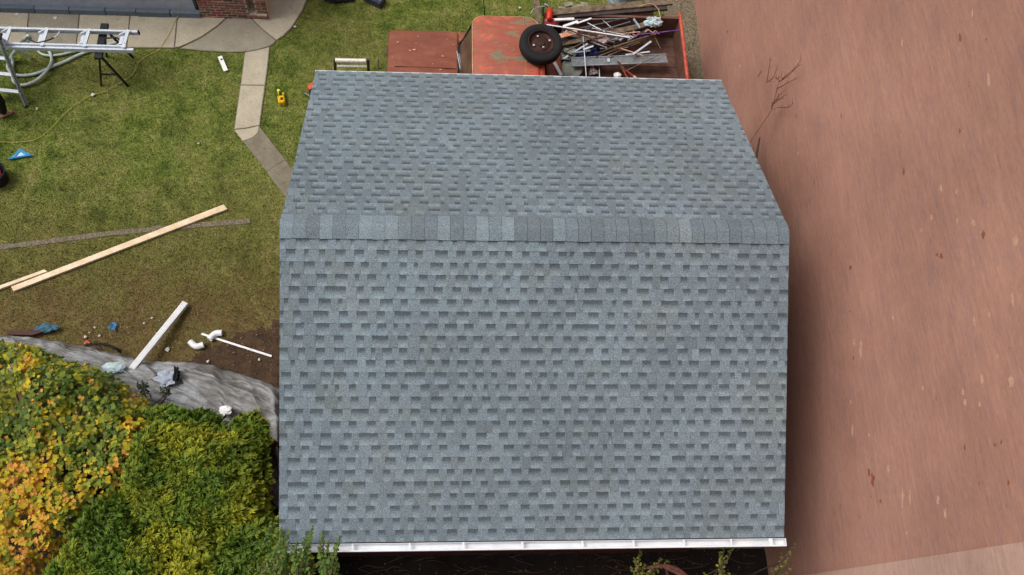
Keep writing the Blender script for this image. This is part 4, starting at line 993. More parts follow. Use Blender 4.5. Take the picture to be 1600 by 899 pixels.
mb.build('eyes', simple('eye', srgb(60, 50, 46), None, 5, .2, bmp=0), hd_)
mb = MB(); mb.obox(hc_+Vector((0, .092, -.052)), (.045, .012, .012), bev=.003); mb.build('mouth', simple('lips', srgb(160, 90, 84), None, 5, .5, bmp=0), hd_)
mb = MB(); lump(hc_+Vector((0, -.018, .03)), .108, (.82, .96, 1.05), 5, .08, 18, 12)(mb); mb.build('hair', hair_m, per, smooth=True)
for q, s_ in ((body[14][0], 1), (body[18][0], -1)):
    hn = link('hand', None, per, loc=q)
    for j in range(4):
        b0 = Vector(q)+Vector((-.03+j*.02, .02, 0)); L = (.06, .07, .065, .05)[j]
        mb = MB(); mb.tube([b0, b0+Vector((0, L*.5, -.008)), b0+Vector((0, L*.8, -.03)), b0+Vector((0, L*.85, -.05))], [.009, .009, .008, .007], 7); mb.build('finger', skin_m, hn, smooth=True)
    b0 = Vector(q)+Vector((-s_*.035, -.01, 0)); mb = MB(); mb.tube([b0, b0+Vector((-s_*.02, .03, -.01)), b0+Vector((-s_*.02, .05, -.02))], [.011, .010, .008], 7); mb.build('thumb', skin_m, hn, smooth=True)
for ax_, ay_ in ((.02, .0), (-.28, .02)):
    mb = MB(); cc = Vector(H_(ax_, ay_, 0)); dr_ = Vector((.55, .35, 0)).normalized() if ax_ > 0 else Vector((.2, -.9, 0)).normalized()
    for t_, r_, h_ in ():
        pass
    pts = [cc-dr_*.07+Vector((0, 0, .045)), cc+dr_*.0+Vector((0, 0, .055)), cc+dr_*.09+Vector((0, 0, .042)), cc+dr_*.14+Vector((0, 0, .035)), cc+dr_*.17+Vector((0, 0, .030))]
    mb.tube(pts, [.036, .044, .044, .040, .018], 10); mb.build('shoe', shoe_m, per, smooth=True)

# ------------------------------------------------------------------ tarpaulin over the pile
top = [(5, 526), (35, 527), (62, 530), (95, 536), (130, 541), (160, 548), (185, 554), (215, 562), (240, 566), (270, 566), (300, 567), (335, 573), (365, 582), (395, 591), (420, 600), (441, 610), (450, 620)]
bot = [(0, 580), (40, 600), (80, 615), (120, 630), (160, 645), (200, 655), (235, 665), (270, 675), (300, 690), (330, 700), (355, 715), (380, 730), (400, 750), (415, 770), (430, 790), (440, 800), (452, 810)]
def lerp_list(L, t):
    f = t*(len(L)-1); i = min(int(f), len(L)-2); k = f-i; return (L[i][0]*(1-k)+L[i+1][0]*k, L[i][1]*(1-k)+L[i+1][1]*k)
nu, nv = 300, 110; vs = []
for i in range(nu+1):
    u = i/nu; a = lerp_list(top, u); b = lerp_list(bot, u); A_ = P(*a, 0); B_ = P(*b, 0)
    for j in range(nv+1):
        v = j/nv; q = A_.lerp(B_, v)
        prof_ = math.sin(math.pi*min(1, v*1.25))**.65 if v < .8 else math.sin(math.pi*1.0)**.65
        prof_ = (1-(1-min(1, v/.42))**2.4)
        hgt = .46*prof_*(.8+.25*noise.noise(Vector((u*6, 1, 0))))
        w1 = noise.noise(Vector((u*5, v*3, 12)))*.8; r1 = 1-abs(noise.noise(Vector((u*3.5+v*2.0+w1, v*4.2-u*4+w1, 2))))*4
        r2 = 1-abs(noise.noise(Vector((u*7-v*5+w1*2, v*11+u*9, 5))))*4; r4 = 1-abs(noise.noise(Vector((u*16+v*6, v*24-u*16+w1*3, 15))))*3.5
        r3 = noise.noise(Vector((u*60, v*26, 8)))
        e = min(1, v*9+.15)
        z = .02+hgt*.92+e*(.075*max(0, r1)**1.8+.030*max(0, r2)**1.2+.012*max(0, r4)+.002*r3)
        # long fold running to the right edge
        fx_ = (u-.62)/.1; fold = math.exp(-((v-.30+.28*(u-.62)/.38-.12*math.sin(u*9))/.045)**2) if u > .56 else 0
        z += .10*fold*min(1, max(0, (u-.56)/.06))
        fold2 = math.exp(-((u-.945-.05*v)/.018)**2); z -= .13*fold2*e; fold3 = math.exp(-((u-.90-.07*v)/.014)**2); z += .06*fold3*e
        dq = noise.noise_vector(Vector((u*9, v*4, 4)))*.03*e
        vs.append((q.x+dq.x, q.y+dq.y+.03*noise.noise(Vector((u*30, 0, 1))), z))
mb = MB(); mb.add(vs, [(i*(nv+1)+j, i*(nv+1)+j+1, (i+1)*(nv+1)+j+1, (i+1)*(nv+1)+j) for i in range(nu) for j in range(nv)])
m, nt, b = base('silver_tarpaulin', .6, 0, .3)
f = nz(nt, pos(nt, (1, 1.6, 1)), 1.6, 6, .7); g = nz(nt, pos(nt), 40, 3)
c = ramp(nt, f, [(.33, srgb(100, 97, 92)), (.48, srgb(126, 125, 123)), (.64, srgb(156, 158, 161))])
wv_ = nt.nodes.new('ShaderNodeTexWave'); wv_.inputs['Scale'].default_value = 2.2; wv_.inputs['Distortion'].default_value = .4; nt.links.new(pos(nt, (1, 1, 1), (0, 0, .3)), wv_.inputs[0])
c = mixc(nt, ramp(nt, wv_.outputs['Fac'], [(.0, .22), (.03, 0)]), c, srgb(96, 94, 90))
nt.links.new(mixc(nt, 1, c, ramp(nt, g, [(.3, .9), (.7, 1.1)]), 'MULTIPLY'), b.inputs['Base Color']); bump(nt, b, nz(nt, pos(nt), 12, 6, .7, .6), .35, .03)
tarp = mb.build('tarpaulin', m, smooth=True, label='crumpled silver grey tarpaulin spread between the hedge and the lawn', cat='tarpaulin')
tarp.modifiers.new('Thickness', 'SOLIDIFY').thickness = .004
TARP = poly_px(top)+poly_px(bot[::-1])
# small things on and by the tarpaulin
item('brown_board', 'dark brown board lying at the far left end of the tarpaulin', 'board', lambda mb: mb.prism(poly_px([(10, 517), (55, 516), (72, 517), (50, 524), (12, 523)], .12), .08, .12, bev=.006), simple('dark_brown_board', srgb(74, 44, 36), None, 8, .7))
item('blue_cloth', 'crumpled blue cloth beside the dark brown board', 'cloth', lump(P(73, 513, .10), .14, (1.2, .5, .30), 41, .4, 26, 14), simple('faded_blue_cloth', srgb(84, 130, 152), srgb(54, 90, 112), 22, .8, bmp=.8, bdist=.03))
item('blue_rag', 'small crumpled blue rag alone on the dry grass', 'rag', lump(P(176, 511, .04), .06, (1, 1, .5), 44, .8, 14, 10), simple('blue_rag', srgb(84, 130, 168), srgb(60, 90, 124), 22, .8, bmp=.8))
item('black_roll', 'dark twisted roll lying on the tarpaulin edge', 'roll', lambda mb: mb.tube(catmull([P(133, 540, .25), P(145, 538, .30), P(158, 538, .30), P(172, 541, .28), P(183, 546, .24), P(188, 550, .12)], 5), [.02+.012*((i*7) % 5)/4 for i in range(26)], 8), simple('dark_netting', srgb(52, 50, 50), srgb(30, 28, 30), 50, .9, bmp=.9, bdist=.02))
item('orange_leaves', 'cluster of bright orange leaves on the tarpaulin edge', 'leaves', lump(P(136, 536, .22), .04, (1, 1, .5), 47, .9, 12, 8), orange_pl)
item('crumpled_foil', 'crumpled pale blue plastic sheet on the middle of the tarpaulin', 'plastic sheet', lump(P(262, 590, .48), .15, (1.2, .8, .22), 51, .4, 24, 12), simple('pale_blue_sheet', srgb(176, 186, 202), srgb(140, 148, 162), 14, .45, bmp=.6, bdist=.02))
item('dark_sack', 'small dark crumpled sack beside the pale plastic sheet', 'sack', lump(P(275, 585, .54), .07, (.6, 1.5, .5), 54, .8, 14, 10), black_cloth)
item('white_scrap', 'white plastic scrap near the right end of the hedge', 'plastic scrap', lump(P(352, 641, .55), .10, (1, .8, .3), 57, .25, 16, 10), white_pvc)
item('white_scrap', 'white plastic scrap beside the lower end of the downspout', 'plastic scrap', lump(P(178, 574, .50), .14, (1.2, .6, .25), 58, .3, 16, 10), bag_m)

# litter: bits of debris on grass and soil
rn = random.Random(8); mb = MB()
def bit(x, y, r, z=.04, c=(.6, .58, .52, 1)):
    p_ = P(x, y, z); k = rn.randint(4, 6)
    mb.add([(p_.x+r*math.cos(t*2*math.pi/k)*rn.uniform(.6, 1.2), p_.y+r*math.sin(t*2*math.pi/k)*rn.uniform(.6, 1.2), z+rn.uniform(0, .01)) for t in range(k)]+[(p_.x, p_.y, z+.02)], [(t, (t+1) % k, k) for t in range(k)], col=c)
for x, y, r in [(145, 148, .05), (262, 546, .05), (405, 562, .03), (325, 565, .03), (58, 170, .03), (310, 224, .03), (237, 497, .03), (461, 42, .03), (812, 12, .035), (27, 22, .04), (86, 28, .05), (225, 505, .02), (133, 527, .03), (140, 520, .02), (148, 512, .02), (155, 525, .025)]: bit(x, y, r)
for i in range(200):
    x, y = rn.gauss(150, 40), rn.gauss(522, 12); bit(x, y, rn.uniform(.006, .014), .04, rn.choice([(.30, .25, .16, 1), (.36, .32, .22, 1), (.3, .12, .06, 1), (.14, .11, .06, 1)]))
for i in range(420):
    x, y = rn.uniform(180, 436), rn.uniform(480, 600); bit(x, y, rn.uniform(.006, .014), .03, rn.choice([(.4, .33, .22, 1), (.25, .2, .12, 1), (.12, .08, .05, 1)]))
for i in range(800):
    x, y = rn.uniform(0, 900), rn.uniform(0, 480); bit(x, y, rn.uniform(.006, .012), .045, rn.choice([(.42, .36, .20, 1), (.3, .22, .10, 1), (.5, .45, .32, 1)]))
for i in range(160):
    x, y = rn.uniform(1062, 1100), rn.uniform(0, 128); bit(x, y, rn.uniform(.01, .02), .025, rn.choice([(.3, .25, .18, 1), (.12, .14, .04, 1), (.2, .2, .08, 1)]))
for i in range(160):
    x, y = rn.uniform(540, 1200), rn.uniform(858, 899); bit(x, y, rn.uniform(.006, .02), .03, rn.choice([(.10, .08, .05, 1), (.06, .05, .04, 1), (.2, .12, .05, 1)]))
mb.build('leaf_litter', tinted('litter', .9), kind='stuff')

# ------------------------------------------------------------------ grass
def inside(px, py, poly):
    c = np.zeros(len(px), bool); n = len(poly)
    for i in range(n):
        x0, y0_ = poly[i][0], poly[i][1]; x1, y1 = poly[(i+1) % n][0], poly[(i+1) % n][1]
        if y0_ == y1: continue
        c ^= ((y0_ > py) != (y1 > py)) & (px < (x1-x0)*(py-y0_)/(y1-y0_)+x0)
    return c
def mesh_np(name, V, F, col, mt, **k):
    """V (n,3), F (m,k) equal-sized faces, col per vertex (n,4)"""
    me = bpy.data.meshes.new(name); m_, kk = F.shape
    me.vertices.add(len(V)); me.vertices.foreach_set('co', V.astype(np.float32).ravel())
    me.loops.add(m_*kk); me.loops.foreach_set('vertex_index', F.astype(np.int32).ravel())
    me.polygons.add(m_); me.polygons.foreach_set('loop_start', np.arange(0, m_*kk, kk, dtype=np.int32)); me.polygons.foreach_set('loop_total', np.full(m_, kk, np.int32))
    at = me.color_attributes.new('tint', 'FLOAT_COLOR', 'POINT'); at.data.foreach_set('color', col.astype(np.float32).ravel())
    me.update(); me.validate(); me.materials.append(mt)
    return link(name, me, **k)
NG = 420000
gx = RNG.uniform(-10.6, 4.0, NG); gy_ = RNG.uniform(-.6, 9.2, NG)
keep = (gx < -2.5) | (gy_ > 3.4)
keep &= ~((gx > 3.4) & (RNG.random(NG) > .25))
for w_ in PAVE: keep &= ~inside(gx, gy_, w_)
keep &= ~(inside(gx, gy_, EDGE) & (RNG.random(NG) > .12))
keep &= ~inside(gx, gy_, TARP)
keep &= ~(inside(gx, gy_, soil_poly) & (RNG.random(NG) > .30))
keep &= ~((gx < xb) & (gy_ > yf-.02))
dens = np.clip((gy_+.6)/2.2, .35, 1)
keep &= RNG.random(NG) < dens
gx, gy_ = gx[keep], gy_[keep]; n = len(gx)
ang = RNG.uniform(0, 2*np.pi, n); hgt = RNG.uniform(.012, .032, n); wd = RNG.uniform(.004, .009, n); le = RNG.uniform(.004, .022, n); la = RNG.uniform(0, 2*np.pi, n)
V = np.zeros((n, 3, 3)); dx, dy = np.cos(ang)*wd, np.sin(ang)*wd
V[:, 0] = np.stack([gx-dx, gy_-dy, np.zeros(n)], 1); V[:, 1] = np.stack([gx+dx, gy_+dy, np.zeros(n)], 1)
V[:, 2] = np.stack([gx+np.cos(la)*le, gy_+np.sin(la)*le, hgt], 1)
br = np.clip(RNG.normal(1.2, .38, n), .45, 2.3); yel = np.clip(RNG.normal(0, .16, n), -.3, .4)
colr = np.stack([br*(1+yel), br, br*(1-yel*.5), np.ones(n)], 1)
straw = RNG.random(n) < .13; colr[straw, :3] = np.array([1.9, 1.55, 2.2])*RNG.uniform(.7, 1.2, (straw.sum(), 1))
darkb = RNG.random(n) < .16; colr[darkb, :3] *= np.array([.6, .7, .6])
colr = np.repeat(colr[:, None, :], 3, 1).reshape(-1, 4)
mesh_np('grass', V.reshape(-1, 3), np.arange(3*n).reshape(-1, 3), colr, grass_m, kind='stuff')

# ================================================================== HEDGE AND PLANTS
def frame_dirs(N, spin):
    N = N/np.linalg.norm(N, axis=1, keepdims=True)
    up = np.tile(np.array([0., 0, 1]), (len(N), 1)); t = np.cross(up, N); l = np.linalg.norm(t, axis=1, keepdims=True)
    t = np.where(l < 1e-3, np.array([1., 0, 0]), t/np.maximum(l, 1e-6)); b_ = np.cross(N, t)
    c, s_ = np.cos(spin)[:, None], np.sin(spin)[:, None]
    return t*c+b_*s_, -t*s_+b_*c, N
LEAF = np.array([(0, -.06, 0), (.20, -.16, .02), (.50, .02, .06), (.34, .22, .03), (.42, .52, .06), (.16, .52, .02), (0, .92, .0), (-.16, .52, .02), (-.42, .52, .06), (-.34, .22, .03), (-.50, .02, .06), (-.20, -.16, .02)])
def leaf_geo(C_, N_, size, spin, fold=1.0):
    """lobed leaf of 12 outline points and a raised midrib point, fanned"""
    X, Y, Z = frame_dirs(N_, spin); n = len(C_)
    pts = np.vstack([LEAF, [(0, .3, -.03)]]); V = C_[:, None, :]+size[:, None, None]*(X[:, None, :]*pts[None, :, 0:1]+(Y[:, None, :])*(pts[None, :, 1:2]-.3)+Z[:, None, :]*pts[None, :, 2:3]*fold)
    tri = np.array([(i, (i+1) % 12, 12) for i in range(12)])
    F = (np.arange(n)[:, None, None]*13+tri[None]).reshape(-1, 3)
    return V.reshape(-1, 3), F
# hedge height field (metres) ; outline of the crown in photo pixels at about 1.9 m
vine_out = [(-60, 500), (20, 508), (60, 522), (95, 530), (130, 546), (165, 562), (190, 582), (212, 606), (245, 625), (270, 640), (290, 668), (290, 700), (255, 740), (215, 760), (175, 790), (130, 820), (95, 850), (60, 885), (30, 930), (-60, 940)]
con_out = [(185, 640), (225, 632), (262, 640), (300, 652), (335, 655), (352, 668), (378, 650), (400, 655), (410, 690), (414, 730), (410, 780), (430, 812), (455, 840), (470, 880), (480, 950), (20, 950), (60, 880), (110, 830), (150, 780), (180, 730), (200, 680)]
def hz_top(x, y, px_=None):
    return 2.15+.35*noise.noise(Vector((x*.9, y*.9, 2)))+.12*noise.noise(Vector((x*3, y*3, 6)))
def scatter(out, zc, n, edge=.45, seed=1, step=None):
    """points on a rounded crown whose silhouette from above is the outline; returns positions, normals, edge depth"""
    rg = np.random.default_rng(seed)
    poly = [tuple(P(x, y, zc)[:2]) for x, y in out]
    pa_ = np.array(poly); lo_ = pa_.min(0); hi_ = pa_.max(0)
    X = rg.uniform(lo_[0], hi_[0], n*3); Y = rg.uniform(lo_[1], hi_[1], n*3); m_ = inside(X, Y, poly); X, Y = X[m_][:n], Y[m_][:n]
    # distance to the outline
    D = np.full(len(X), 9.)
    for i in range(len(poly)):
        a = np.array(poly[i]); b = np.array(poly[(i+1) % len(poly)]); ab = b-a
        t = np.clip(((X-a[0])*ab[0]+(Y-a[1])*ab[1])/(ab@ab), 0, 1); D = np.minimum(D, np.hypot(X-a[0]-t*ab[0], Y-a[1]-t*ab[1]))
    return X, Y, D
def crown(out, zc, n, seed, edge, drop, bumps=.3, bs=1.6):
    X, Y, D = scatter(out, zc, n, edge, seed)
    Z = np.empty(len(X)); Nn = np.zeros((len(X), 3))
    def hf(x, y, d):
        e = min(1, d/edge); return zc-drop*(1-e)**2+bumps*noise.noise(Vector((x*bs, y*bs, seed)))+bumps*.45*noise.noise(Vector((x*bs*2.7, y*bs*2.7, seed+9)))
    cen_ = np.array([X.mean(), Y.mean()])
    for i in range(len(X)):
        x, y, d = X[i], Y[i], D[i]; z = hf(x, y, d); g = .03
        gx_ = (hf(x+g, y, d)-z)/g; gy2 = (hf(x, y+g, d)-z)/g
        Z[i] = z; nn = Vector((-gx_, -gy2, 1))
        if d < edge: o_ = Vector((x-cen_[0], y-cen_[1], 0)).normalized(); nn += o_*(1-d/edge)*1.4
        nn.normalize(); Nn[i] = nn
    return np.stack([X, Y, Z], 1), Nn, D
# --- the turning vine
vine = thing('vine_shrub', 'sprawling shrub of lobed yellow, orange and green autumn leaves at the left', 'shrub', P(90, 760, 0))
C_, N_, D = crown(vine_out, 1.9, 12000, 3, .45, 1.0, .24, 1.7)
rg = np.random.default_rng(5); n = len(C_)
depth = rg.random(n)**1.3*.34; C_ = C_-N_*depth[:, None]
N2 = N_+rg.normal(0, .34, (n, 3)); N2[:, 2] = np.abs(N2[:, 2])+.45
size = rg.uniform(.035, .085, n)*np.where(rg.random(n) < .12, 1.35, 1); spin = rg.uniform(0, 6.28, n)
pal = {'g': (.070, .120, .016), 'lg': (.150, .200, .020), 'yg': (.310, .310, .022), 'y': (.60, .43, .022), 'o': (.66, .31, .045), 'ro': (.52, .17, .04), 'dg': (.030, .060, .014)}
def pxof(p_):
    q = ROT.transposed() @ (Vector(p_)-CAM); return 800+FPX*q.x/-q.z, 449.5-FPX*q.y/-q.z
cols = np.ones((n, 4))
for i in range(n):
    px, py = pxof(C_[i]); t = noise.noise(Vector((px*.012, py*.014, 3)))*.9+noise.noise(Vector((px*.035, py*.035, 8)))*.6
    # more turned towards the lower left and the middle right, greener at the top left
    turn = -.28+(py-600)/260*.75-(abs(px-60)/500)+(.38 if px > 190 and py > 600 else 0)+t
    r_ = rg.random()
    if turn > .32: k = 'y' if r_ < .45 else 'o' if r_ < .8 else 'ro' if r_ < .88 else 'yg'
    elif turn > .0: k = 'y' if r_ < .32 else 'yg' if r_ < .7 else 'o' if r_ < .86 else 'lg'
    elif turn > -.35: k = 'yg' if r_ < .45 else 'lg' if r_ < .78 else 'g' if r_ < .9 else 'y'
    else: k = 'lg' if r_ < .42 else 'g' if r_ < .8 else 'yg' if r_ < .95 else 'o'
    j = rg.uniform(.75, 1.2); c = pal[k]; cols[i, :3] = (c[0]*j*rg.uniform(.9, 1.1), c[1]*j, c[2]*j)
vis = np.array([(0 < pxof(p_)[0] < 1600 and pxof(p_)[1] < 899) for p_ in C_])
score = size*(1.2-depth*3)*vis; idx = np.argsort(-score); big, rst = idx[:300], idx[300:]
V, F = leaf_geo(C_[rst], N2[rst], size[rst], spin[rst]); mesh_np('foliage', V, F, np.repeat(cols[rst], 13, 0), leaf_m, parent=vine, kind='stuff')
for i in big:
    s1_ = np.array([size[i]]); V, F = leaf_geo(C_[i:i+1], N2[i:i+1], s1_*1.1, spin[i:i+1]); mesh_np('leaf', V, F, np.repeat(cols[i:i+1], 13, 0), leaf_m, parent=vine)
def limbs(base_, pts, mt, parent, name='branch', r=.03, seed=0):
    rn_ = random.Random(seed); mb = MB()
    for q in pts:
        a = Vector(base_)+Vector((rn_.uniform(-.2, .2), rn_.uniform(-.2, .2), 0)); b = Vector(q); m1 = a.lerp(b, .4)+Vector((rn_.uniform(-.15, .15), rn_.uniform(-.15, .15), .2)); 
        mb.tube(catmull([a, m1, b], 4), [r*(1-.09*i) for i in range(9)], 6)
    return mb.build(name, mt, parent)
bs = P(90, 760, 0)
limbs(bs, [C_[i]-N_[i]*.15 for i in range(0, 400, 9)], bark, vine, 'stems', .022)
# --- golden tipped conifer hedge: fans of scale foliage
def fans(C_, N_, rg, tipc, basec, L=(.10, .17), nf=5, droop=.2, dirbias=None):
    n = len(C_); spin = rg.uniform(0, 6.28, n); X, Y, Z = frame_dirs(N_, spin)
    out_v = []; out_c = []; Ls = rg.uniform(*L, n)
    a0 = np.linspace(-.75, .75, nf)
    for a in a0:
        aa = a+rg.normal(0, .12, n)
        d = Y*np.cos(aa)[:, None]+X*np.sin(aa)[:, None]
        d = d*(.75)+Z*(.55+rg.normal(0, .2, n))[:, None]
        if dirbias is not None: d = d+dirbias
        d /= np.linalg.norm(d, axis=1, keepdims=True)
        sdv = np.cross(d, Z); sdv /= np.maximum(np.linalg.norm(sdv, axis=1, keepdims=True), 1e-6)
        l = Ls*(1-.35*abs(a))*rg.uniform(.8, 1.15, n); wd = Ls*.095
        b = C_; mid = b+d*(l*.55)[:, None]; tip = b+d*l[:, None]+Z*(-droop*l*.5)[:, None]
        q = np.stack([b-sdv*(wd*.3)[:, None], b+sdv*(wd*.3)[:, None], mid+sdv*wd[:, None], tip, mid-sdv*wd[:, None]], 1)
        c = np.ones((n, 5, 4)); c[:, 0:2, :3] = basec[:, None]; c[:, 2, :3] = basec*.62+tipc*.38; c[:, 4, :3] = basec*.62+tipc*.38; c[:, 3, :3] = tipc
        out_v.append(q); out_c.append(c)
    V = np.concatenate(out_v, 0); Cc = np.concatenate(out_c, 0); m_ = len(V)
    return V.reshape(-1, 3), np.arange(m_*5).reshape(-1, 5), Cc.reshape(-1, 4)
def conifer(name, label, out, zc, n, seed, edge, drop, gold, cat, Lr=(.085, .15), group=None):
    root = thing(name, label, cat, (0, 0, 0), group)
    C1, N1_, D1 = crown(out, zc, n, seed, edge, drop*.6, .20, 1.9); rg = np.random.default_rng(seed)
    root.location = (C1[:, 0].mean(), C1[:, 1].mean(), 0)
    dp = rg.random(len(C1))**1.2*.30+.05*np.array([noise.noise(Vector(q)*9) for q in C1]); C2 = C1-N1_*dp[:, None]; keep_ = rg.random(len(C2)) < .97; C2 = C2[keep_]; N1k = N1_[keep_]
    m_ = len(C2); tip = np.empty((m_, 3)); bas = np.empty((m_, 3))
    for i in range(m_):
        g = noise.noise(Vector((C2[i][0]*1.4, C2[i][1]*1.4, 4+seed)))*.9+.45*noise.noise(Vector((C2[i][0]*6, C2[i][1]*6, 7)))+gold
        g = max(0, min(1, g+rg.normal(0, .12)))
        j = rg.uniform(.75, 1.2)
        tip[i] = np.array([.15+.38*g, .25+.24*g, .020+.004*g])*j; bas[i] = np.array([.026+.04*g, .060+.04*g, .009])*j
    N3 = N1k+rg.normal(0, .3, (m_, 3)); N3[:, 2] = np.abs(N3[:, 2])
    V, F, Cc = fans(C2, N3, rg, tip, bas, Lr, 6, .25, np.array([.55, .42, 0]))
    mesh_np('foliage', V, F, Cc, spray_m, parent=root, kind='stuff')
    b0 = Vector((C1[:, 0].mean(), C1[:, 1].mean(), 0))
    limbs(b0, [C1[i]-N1_[i]*.3 for i in range(0, len(C1), max(1, len(C1)//40))], bark, root, 'trunk', .05, seed)
    return root
GH = 'clipped golden green conifers beside the garage'
conifer('conifer_bush', 'broad golden green conifer with fan shaped sprays beside the garage', [(180, 700), (215, 650), (262, 640), (300, 648), (335, 648), (352, 660), (380, 650), (400, 660), (408, 700), (411, 740), (411, 800), (396, 835), (330, 845), (260, 840), (200, 825), (165, 770)], 2.15, 10500, 11, .40, 1.0, .26, 'conifer', group=GH)
conifer('conifer_bush', 'low golden tipped conifer at the bottom edge below the broad one', [(180, 820), (240, 800), (300, 805), (350, 795), (400, 785), (445, 800), (472, 850), (485, 900), (490, 960), (160, 960), (165, 870)], 2.05, 8200, 12, .35, .9, .42, 'conifer', group=GH)
conifer('conifer_bush', 'dark green feathery conifer between the autumn vine and bottom edge', [(50, 890), (95, 840), (130, 790), (185, 745), (225, 790), (225, 850), (210, 960), (10, 960)], 1.95, 5600, 13, .35, .8, -.08, 'conifer', (.12, .20), group=GH)
conifer('conifer_bush', 'small bright green conifer sprig cluster near the white plastic scrap', [(352, 655), (362, 640), (385, 632), (402, 640), (410, 665), (410, 700), (380, 700), (352, 680)], 2.0, 900, 14, .22, .6, .25, 'conifer', group=GH)
conifer('conifer_bush', 'dark green conifer top between vine and tarpaulin', [(210, 650), (225, 628), (255, 622), (290, 632), (320, 628), (345, 645), (340, 675), (280, 690), (220, 690)], 1.75, 1600, 15, .25, .8, -.15, 'conifer', group=GH)
# off-frame continuation of the same hedge along the south boundary
conifer('conifer_bush', 'tall dark green conifer hedge continuing past the bottom edge', [(-60, 958), (500, 962), (560, 1200), (-60, 1200)], 2.3, 3000, 16, .4, .8, .05, 'conifer', (.16, .26), group=GH)

# --- glossy sprigs overlapping the gutter, and shoots along the south side
LEANY = .9
def sprig_plant(name, label, base_pt, shoots, leaf=(.035, .055), seed=0, cat='shrub', tone=(.085, .155, .022), group=None, per=22, stem_r=.008):
    rn_ = random.Random(seed); rg = np.random.default_rng(seed)
    root = thing(name, label, cat, (base_pt[0], base_pt[1], 0), group); mb = MB(); Cs = []; Ns = []; Ss = []; Sp = []; co = []
    for (x, y, z, L, lean) in shoots:
        tip = P(x, y, z); d = Vector((lean[0]*1.3, lean[1]+(.55 if lean[1] < .5 else 0), .8)).normalized(); a = tip-d*L
        mid = Vector(base_pt).lerp(a, .6)+Vector((rn_.uniform(-.1, .1), rn_.uniform(-.1, .1), 0))
        pp = catmull([Vector(base_pt), mid, a, a.lerp(tip, .5)+Vector((rn_.uniform(-.03, .03), rn_.uniform(-.03, .03), 0)), tip], 4)
        mb.tube(pp, [stem_r*(1.6-.075*i) for i in range(len(pp))], 5)
        for i in range(per):
            t = (i+rn_.random())/per; c = a.lerp(tip, t); an = i*2.4+rn_.uniform(-.4, .4); o_ = Vector((math.cos(an), math.sin(an), rn_.uniform(.1, .9))).normalized()
            s_ = rn_.uniform(*leaf)*(1.1-.45*t); Cs.append(c+o_*s_*(1.5-.9*t)); nn = Vector((0, 0, 1))*.9+o_*.5+Vector((rn_.gauss(0, .25), rn_.gauss(0, .25), 0)); Ns.append(nn)
            Ss.append(s_); Sp.append(rn_.uniform(0, 6.28)); j = rn_.uniform(.55, 1.5); yl = rn_.uniform(.8, 1.5)
            co.append((tone[0]*j*yl, tone[1]*j, tone[2]*j, 1))
    mb.build('stems', bark, root)
    C_ = np.array(Cs, dtype=float); N_ = np.array(Ns, dtype=float); n = len(C_)
    OV = np.array([(0, -.5, 0), (.26, -.25, .05), (.33, .1, .06), (.2, .42, .04), (0, .62, 0), (-.2, .42, .04), (-.33, .1, .06), (-.26, -.25, .05)])
    X, Y, Z = frame_dirs(N_, np.array(Sp)); S_ = np.array(Ss)*1.6
    V = C_[:, None, :]+S_[:, None, None]*(X[:, None, :]*OV[None, :, 0:1]+Y[:, None, :]*OV[None, :, 1:2]+Z[:, None, :]*OV[None, :, 2:3])
    F = (np.arange(n)[:, None, None]*8+np.array([(0, 1, 2, 3), (0, 3, 4, 5), (0, 5, 6, 7)])[None]).reshape(-1, 4)
    mesh_np('foliage', V.reshape(-1, 3), F, np.repeat(np.array(co), 8, 0), leaf_m, parent=root, kind='stuff')
    return root
rn = random.Random(2)
shoots = []
for x, y, z in [(442, 842, 3.75), (450, 846, 3.8), (458, 852, 3.8), (446, 858, 3.75), (464, 846, 3.8), (437, 850, 3.7), (455, 862, 3.75), (440, 825, 3.72), (452, 830, 3.8), (470, 858, 3.8), (438, 800, 3.1), (447, 820, 3.2), (455, 838, 3.3), (462, 850, 3.3), (490, 822, 3.85), (487, 838, 3.8), (505, 832, 3.8), (512, 845, 3.75), (532, 838, 3.8), (525, 850, 3.75), (520, 870, 3.6), (530, 880, 3.6), (500, 870, 3.6), (485, 868, 3.55), (515, 895, 3.5), (470, 880, 3.4), (450, 870, 3.3), (440, 850, 3.1), (432, 835, 3.0), (425, 815, 2.9), (533, 899, 3.4), (490, 899, 3.4), (470, 915, 3.4), (450, 900, 3.3), (430, 880, 3.0), (510, 915, 3.4), (440, 790, 2.9), (475, 840, 3.7), (498, 855, 3.7), (465, 865, 3.4), (445, 885, 3.2), (480, 885, 3.5), (505, 885, 3.5), (455, 855, 3.35)]:
    shoots.append((x, y, z, rn.uniform(.40, .62), (rn.uniform(-.35, .5), rn.uniform(.6, 1.3))))
sprig_plant('glossy_shrub', 'glossy green shrub whose shoots reach over the left end of the gutter', (-3.1, -4.05, 0), shoots, (.024, .040), 4, per=34)
sprig_plant('wild_shoot', 'yellow green leafy shoot below the gutter right of centre', (1.4, -4.3, 0), [(x, y, z, .38, l) for x, y, z, l in [(1000, 858, 3.0, (.0, .3)), (990, 870, 2.9, (-.3, .2)), (985, 885, 2.8, (-.4, .1)), (1008, 880, 2.8, (.1, .2)), (1035, 872, 2.8, (.5, .1)), (1020, 886, 2.8, (.3, .1)), (1045, 876, 2.7, (.7, .1)), (980, 899, 2.8, (-.4, 0)), (1010, 899, 2.8, (0, 0))]], (.018, .032), 6, per=24, tone=(.15, .19, .03))
